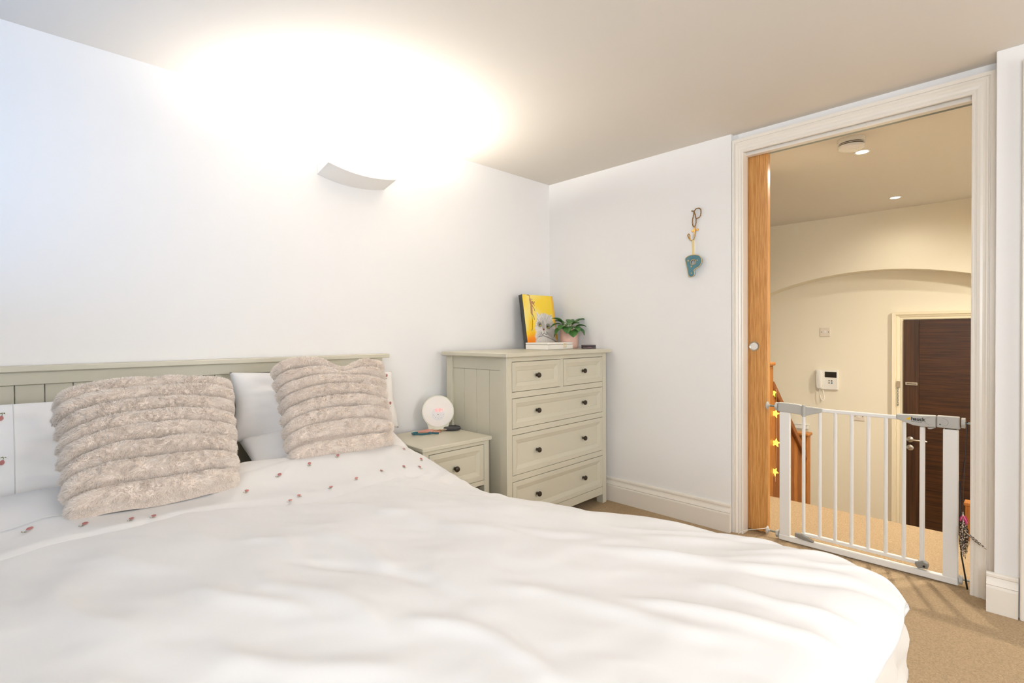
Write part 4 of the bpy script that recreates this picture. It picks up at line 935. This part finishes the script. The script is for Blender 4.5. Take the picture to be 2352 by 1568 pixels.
# wire drawn like a script p: (y, z) on the wall
W_ = [(-1.120, 1.843), (-1.132, 1.840), (-1.142, 1.825), (-1.147, 1.800), (-1.149, 1.770), (-1.145, 1.752), (-1.138, 1.748), (-1.130, 1.756), (-1.128, 1.785), (-1.133, 1.815), (-1.139, 1.838), (-1.150, 1.850), (-1.165, 1.852), (-1.177, 1.842), (-1.180, 1.825), (-1.174, 1.805), (-1.162, 1.795), (-1.148, 1.794)]
WP = catmull([(hx_-.002*(i % 3), y_, z_) for i, (y_, z_) in enumerate(W_)], 10)
for s_ in (0, PI):   # two strands twisted round each other
    pts = []
    for i, p in enumerate(WP):
        t = (WP[min(i+1, len(WP)-1)]-WP[max(i-1, 0)]).normalized(); a_ = Vector((1, 0, 0)); b_ = t.cross(a_).normalized()
        ph = i*1.05+s_; pts.append(p+(a_*math.cos(ph)+b_*math.sin(ph))*.0018)
    build(B().tube(pts, .0019, 6), 'twisted_wire', mat('antique_brass_%d' % int(s_*10), srgb(196, 150, 92) if s_ == 0 else srgb(124, 88, 48), .4, metal=.6), hk, smooth=True)
build(B().box(-.008, -.003, -1.1425, -1.134, 1.690, 1.750, .001), 'stem_bar', M_BRASS, hk)
bk2 = build(B().lathe([(0, 0), (.010, 0), (.010, .004), (0, .005)], (-.003, -1.139, 1.727), (-1, 0, 0), 20), 'boss', M_BRASS, hk, smooth='auto')
fl_ = B().lathe([(0, 0), (.007, 0), (.007, .003), (0, .003)], (-.001, -1.155, 1.729), (-1, 0, 0), 14).lathe([(0, 0), (.007, 0), (.007, .003), (0, .003)], (-.001, -1.123, 1.725), (-1, 0, 0), 14)
build(fl_, 'screw_lug', M_BRASS, bk2)
build(B().tube(catmull([(-.006, -1.1385, 1.700), (-.007, -1.137, 1.684), (-.012, -1.133, 1.671), (-.022, -1.127, 1.667), (-.031, -1.121, 1.673), (-.034, -1.113, 1.688), (-.033, -1.109, 1.698), (-.032, -1.114, 1.705), (-.032, -1.121, 1.697), (-.032, -1.122, 1.684), (-.030, -1.124, 1.673)], 6), .0032, 8), 'hook_loop', M_BRASS, hk, smooth=True)

om = thing('letter_ornament', 'teal velvet letter P with gold cord edge hanging from the hook', 'ornament', (-.02, -1.14, 1.452))
M_PVEL = mat('petrol_velvet', srgb(78, 126, 138), .75, sheen=.4, var=(60, .12)); M_GCORD = mat('gold_cord', srgb(214, 184, 128), .5, metal=.3)
def PO(y_, z_): return (y_, z_)
# outline of the P, clockwise from top left; y to the right is negative
OUT = catmull([(0, a_, b_) for a_, b_ in ((-1.093, 1.580), (-1.098, 1.590), (-1.120, 1.600), (-1.145, 1.602), (-1.168, 1.597), (-1.186, 1.583), (-1.192, 1.562), (-1.188, 1.540), (-1.174, 1.522), (-1.156, 1.512), (-1.146, 1.503), (-1.149, 1.486), (-1.146, 1.470), (-1.132, 1.460), (-1.118, 1.463), (-1.111, 1.476), (-1.106, 1.510), (-1.099, 1.545), (-1.093, 1.572), (-1.093, 1.580))], 5)[:-1]
HOL = [(0, -1.141+.0165*math.cos(a_), 1.5555+.0165*math.sin(a_)) for a_ in [k*2*PI/24 for k in range(24)]]
def resample(P, n):
    P = [Vector(p) for p in P]; L = [0]
    for i in range(len(P)): L.append(L[-1]+(P[(i+1) % len(P)]-P[i]).length)
    out = []
    for k in range(n):
        s_ = L[-1]*k/n; i = max(j for j in range(len(P)) if L[j] <= s_+1e-9); f_ = (s_-L[i])/max(1e-9, L[i+1]-L[i]); out.append(P[i].lerp(P[(i+1) % len(P)], f_))
    return out
OUTr = [Vector((0, p.y, 1.452+(p.z-1.460)*.9)) for p in resample(OUT, 96)]
HOL = [(0, p[1], 1.452+(p[2]-1.460)*.9) for p in HOL]; HOLv = [Vector(p) for p in HOL]
def inset(L, d_):
    out = []; n_ = len(L)
    for k in range(n_):
        t = (L[(k+1) % n_]-L[k-1]).normalized(); out.append(L[k]+Vector((0, -t.z, t.y))*d_)
    return out
area2 = sum(OUTr[k].y*OUTr[(k+1) % 96].z-OUTr[(k+1) % 96].y*OUTr[k].z for k in range(96)); sgn = 1 if area2 > 0 else -1
pb = B()
def layer(L, d_, x_): return [pb.bm.verts.new((x_, p.y, p.z)) for p in inset(L, d_)]
lays = [(-.011, .004), (-.014, .0012), (-.022, 0), (-.030, .0012), (-.0335, .005)]
for L, sg in ((OUTr, sgn), (HOLv, -1)):
    rws = [layer(L, d_*sg, x_) for x_, d_ in lays]
    for A_, B_ in zip(rws[:-1], rws[1:]):
        n_ = len(A_)
        for k in range(n_): pb.bm.faces.new((A_[k], A_[(k+1) % n_], B_[(k+1) % n_], B_[k]))
for xx_ in (-.011, -.0335):
    es = [e for e in pb.bm.edges if all(abs(v.co.x-xx_) < 1e-6 for v in e.verts)]
    bmesh.ops.triangle_fill(pb.bm, use_beauty=True, edges=es)
pbody = build(pb, 'letter_body', M_PVEL, om, smooth='auto')
build(B().tube([(-.030, p.y, p.z) for p in OUTr+OUTr[:1]], .0024, 6), 'cord_edge', M_GCORD, om, smooth=True)
build(B().tube([(-.031, p[1], p[2]) for p in HOL+HOL[:1]], .0022, 6), 'cord_edge', M_GCORD, om, smooth=True)
for (y_, z_, r_) in ((-1.112, 1.549, .0085), (-1.167, 1.546, .0060), (-1.131, 1.513, .0075), (-1.131, 1.474, .0060)):
    pts = [(-.0345, y_+math.cos(PI/2+k*PI/5)*(r_ if k % 2 == 0 else r_*.38), z_+math.sin(PI/2+k*PI/5)*(r_ if k % 2 == 0 else r_*.38)) for k in range(10)]
    build(B().prism(pts, (.002, 0, 0)), 'star_patch', M_GCORD, pbody)
build(B().box(-.026, -.0235, -1.1435, -1.1325, 1.576, 1.668), 'hanging_ribbon', mat('pale_gold_ribbon', srgb(236, 212, 148), .5), om)

# ------------------------------------------------------------------ baby gate
gt = thing('safety_gate', 'white metal baby gate with grey fittings pressed into the doorway', 'gate', (.085, -1.94, 0))
gx0, gx1 = .074, .096
po_ = build(B().box(gx0, gx1, -1.629, -1.577, .030, .697, .004, 2), 'end_post', M_GATEW, gt); build(B().box(gx0, gx1, -2.309, -2.256, .030, .690, .004, 2), 'end_post', M_GATEW, gt)
build(B().box(gx0-.002, gx1+.002, -2.310, -1.574, .004, .033, .003), 'floor_bar', M_GATEW, gt)
b_ = build(B().tube([(.085, -1.693, .066), (.085, -1.693, .716)], .0085, 10), 'bar', M_GATEW, gt, smooth='auto')
for k in range(1, 7): inst(b_, gt, 0, -.0695*k-(.006 if k else 0), .0)
build(B().box(.076, .094, -2.193, -2.174, .062, .69, .004), 'lock_bar', M_GATEW, gt)
build(B().box(.077, .093, -2.188, -1.683, .052, .070, .003), 'bottom_rail', M_GATEW, gt); build(B().box(.077, .093, -2.12, -1.76, .712, .730, .003), 'top_rail', M_GATEW, gt)
build(B().prism([(.070, -1.570, .698), (.070, -1.570, .746), (.070, -1.660, .744), (.070, -1.693, .738), (.070, -1.693, .690)], (.030, 0, 0), .004), 'hinge_housing', M_GATEG, gt)
build(B().prism([(.071, -1.682, .686), (.071, -1.682, .728), (.071, -1.700, .736), (.071, -1.782, .732), (.071, -1.782, .713), (.071, -1.715, .690), (.071, -1.700, .684)], (.028, 0, 0), .003), 'hinge_arm', M_GATEG, gt)
build(B().tube([(.072, -1.697, .682), (.072, -1.697, .742)], .009, 12), 'hinge_pin', M_GATEG, gt, smooth='auto')
hh = build(B().prism([(.069, -2.088, .738), (.069, -2.232, .745), (.069, -2.232, .693), (.069, -2.178, .690), (.069, -2.150, .693), (.069, -2.088, .716)], (.032, 0, 0), .004), 'handle_housing', M_GATEG, gt)
lk = build(B().prism([(.068, -2.235, .746), (.068, -2.312, .747), (.068, -2.312, .702), (.068, -2.315, .694), (.068, -2.235, .694)], (.034, 0, 0), .004), 'lock_block', M_GATEG, gt)
build(B().box(gx0+.002, gx1-.002, -2.302, -2.262, .686, .696), 'lock_neck', M_DARKGAP, gt)
for (yc_, ys_) in ((-2.212, 1), (-2.255, -1)):
    pts = [(.0678 if ys_ > 0 else .0668, yc_+ys_*.020*math.cos(a_)*1.0, .7195+.017*math.sin(a_)) for a_ in [PI*(-.5+k/14) for k in range(15)]]
    build(B().tube(pts, .0007, 5), 'moulded_rim', mat('rim_grey_%d' % ys_, srgb(160, 156, 148), .4), hh if ys_ > 0 else lk)
build(B().lathe([(0, 0), (.0025, 0), (.0025, .001), (0, .001)], (.0675, -2.247, .709), (-1, 0, 0), 10), 'lock_dot', M_BLACK, lk)
build(B().prism([(.068, -2.203, .688), (.068, -2.206, .683), (.068, -2.216, .684), (.068, -2.232, .692)], (.02, 0, 0)), 'release_trigger', M_GATEG, hh)
def wheel(y0_, y1_, z_, r_, m=M_GATEG, n=12):
    poly = []
    for k in range(n*2): 
        rr_ = r_ if k % 4 < 2 else r_*.93
        poly.append((.085+rr_*math.cos(k*PI/n), y0_, z_+rr_*math.sin(k*PI/n)))
    return B().prism(poly, (0, y1_-y0_, 0))
build(wheel(-1.569, -1.556, .722, .023), 'adjusting_wheel', M_GATEG, gt); build(wheel(-2.318, -2.331, .722, .023), 'adjusting_wheel', M_GATEG, gt)
build(wheel(-1.572, -1.560, .030, .020), 'adjusting_wheel', M_GATEG, gt); build(wheel(-2.312, -2.324, .030, .020), 'adjusting_wheel', M_GATEG, gt)
for z_, r_ in ((.722, .0055), (.034, .0045)):
    build(B().tube([(.085, -1.512, z_), (.085, -1.560, z_)], r_, 10), 'spindle', M_STEEL, gt, smooth='auto'); build(B().tube([(.085, -2.325, z_), (.085, -2.351, z_)], r_, 10), 'spindle', M_STEEL, gt, smooth='auto')
    build(B().lathe([(0, 0), (.021, 0), (.022, .003), (.018, .006), (.008, .010), (.007, .018), (0, .018)], (.085, -1.510, z_), (0, -1, 0), 24), 'wall_cup', M_GATEG, gt, smooth='auto')
build(B().prism([(.066, -1.655, .062), (.066, -1.690, .062), (.066, -1.745, .038), (.066, -1.742, .030), (.066, -1.655, .040)], (.018, 0, 0), .003), 'foot_latch', mat('latch_grey', srgb(140, 138, 132), .45), gt)
lt = B().prism([(.064, -2.160, .052), (.064, -2.160, .066), (.064, -2.190, .078), (.064, -2.206, .070), (.064, -2.208, .048), (.064, -2.170, .040)], (.034, 0, 0), .004)
lo_ = build(lt, 'floor_latch', mat('latch_grey_low', srgb(140, 138, 132), .45), gt)
build(B().lathe([(0, 0), (.005, 0), (.005, .001), (0, .001)], (.0635, -2.193, .056), (-1, 0, 0), 12), 'latch_screw', M_BLACK, lo_)
# printed maker's mark on the handle
def text_part(body, size, y0_, z0_, x_, m, par, bold=0.0):
    cu_ = bpy.data.curves.new('print', 'FONT'); cu_.body = body; cu_.size = size; cu_.extrude = .0002; cu_.offset = bold
    to = bpy.data.objects.new('print', cu_); COL.objects.link(to); dg_ = bpy.context.evaluated_depsgraph_get(); me_ = bpy.data.meshes.new_from_object(to.evaluated_get(dg_)); bpy.data.objects.remove(to)
    # text x -> -y (rightwards seen from the room), text y -> z
    me_.transform(Matrix(((0, 0, -1, x_), (-1, 0, 0, y0_), (0, 1, 0, z0_), (0, 0, 0, 1))))
    return finish('printed_word', me_, m, par)
text_part('hauck', .0215, -2.144, .7165, .0685, M_BLACK, hh, .0007)
text_part('FUN FOR KIDS', .0058, -2.1445, .7085, .0685, M_BLACK, hh)
build(B().prism([(.0685, -2.121, .7175), (.0685, -2.141, .7175), (.0685, -2.141, .7315)], (.0006, 0, 0)), 'yellow_triangle', mat('mark_yellow', srgb(236, 186, 30), .5), hh)
# pale cord tied to the lower left wheel
tag(build(B().tube(catmull([(.082, -1.520, .050), (.05, -1.50, .047), (.02, -1.46, .040), (-.01, -1.42, .03), (-.03, -1.40, .012)], 6), .0016, 6), 'white_cord', M_PIPE, None, smooth=True), 'thin white cord running from the gate to the skirting', 'cord')

# ------------------------------------------------------------------ feather cat wand hanging on the gate
wd_ = thing('cat_wand', 'black feather cat wand leaning at the right end of the gate', 'cat toy', (.06, -2.335, 0))
build(B().tube([(.062, -2.341, .004), (.060, -2.331, .08), (.058, -2.321, .150), (.056, -2.3165, .29), (.055, -2.317, .468)], [.0036, .0031, .0028, .0028, .0034], 8), 'stick', M_BLACK, wd_, smooth=True)
build(B().tube([(.082, -2.337, .730), (.070, -2.334, .60), (.055, -2.318, .468)], .0013, 5), 'elastic_string', M_BLACK, wd_)
build(B().tube([(.088, -2.339, .727), (.074, -2.336, .728), (.068, -2.333, .60), (.060, -2.327, .45), (.056, -2.3255, .335)], .0013, 5), 'elastic_string', M_BLACK, wd_)
M_FDARK = mat('guinea_feather', srgb(70, 54, 42), .8); nt_ = M_FDARK.node_tree
vo = nt_.nodes.new('ShaderNodeTexVoronoi'); vo.inputs['Scale'].default_value = 150; tc_ = [q for q in nt_.nodes if q.type == 'TEX_COORD'][0]
cr2 = nt_.nodes.new('ShaderNodeValToRGB'); cr2.color_ramp.elements[0].color = srgb(226, 206, 178); cr2.color_ramp.elements[1].color = srgb(64, 48, 38); cr2.color_ramp.elements[0].position = .36; cr2.color_ramp.elements[1].position = .46
nt_.links.new(tc_.outputs['Object'], vo.inputs['Vector']); nt_.links.new(vo.outputs['Distance'], cr2.inputs['Fac']); nt_.links.new(cr2.outputs['Color'], nt_.nodes['Principled BSDF'].inputs['Base Color'])
M_PINKF = mat('pink_feather', srgb(222, 60, 130), .8)
def feather(p0, p1, width, bend, m, facing_=Vector((-.7, -.7, 0))):
    p0, p1 = Vector(p0), Vector(p1); ax_ = (p1-p0); L_ = ax_.length; t_ = ax_.normalized(); sd_ = t_.cross(facing_).normalized(); nf = sd_.cross(t_)
    cl_ = lambda s: p0+ax_*s+sd_*bend*math.sin(s*PI)+nf*.004*math.sin(s*PI)
    q = build(B().tube([cl_(k/8) for k in range(9)], [.0011-.0008*k/8 for k in range(9)], 5), 'quill', M_PIPE, wd_)
    fb = B()
    nb_ = 34
    for i in range(nb_):   # separate barbs on each side
        s = .12+.86*i/(nb_-1); w_ = width*math.sin(PI*min(1, .12+.85*s))**.7*(1 if s < .8 else 1.05-.9*(s-.8)/.2)
        c0 = cl_(s); c1 = cl_(min(1, s+.024))
        for sg in (-1, 1):
            e0 = c0+sd_*sg*w_+t_*L_*.07+nf*.002*math.sin(i); e1 = c1+sd_*sg*w_*.96+t_*L_*.065
            fb.raw([c0, c1, e1, e0], [(0, 1, 2, 3)])
    build(fb, 'vane', m, q)
feather((.050, -2.326, .322), (.040, -2.322, .170), .020, -.006, M_FDARK); feather((.052, -2.327, .322), (.046, -2.334, .150), .018, .004, M_FDARK); feather((.056, -2.325, .315), (.060, -2.318, .185), .017, -.008, M_FDARK)
feather((.048, -2.327, .318), (.036, -2.330, .160), .016, .006, M_FDARK)
feather((.030, -2.336, .262), (-.036, -2.402, .229), .008, .006, M_FDARK)
feather((.050, -2.326, .330), (.044, -2.343, .296), .008, .003, M_PINKF); feather((.050, -2.326, .330), (.050, -2.318, .300), .007, .003, M_PINKF); feather((.052, -2.327, .330), (.046, -2.336, .288), .007, -.003, M_PINKF)
build(B().tube([(.0555, -2.3255, .340), (.052, -2.326, .318)], .003, 8), 'crimp', M_STEEL, wd_)
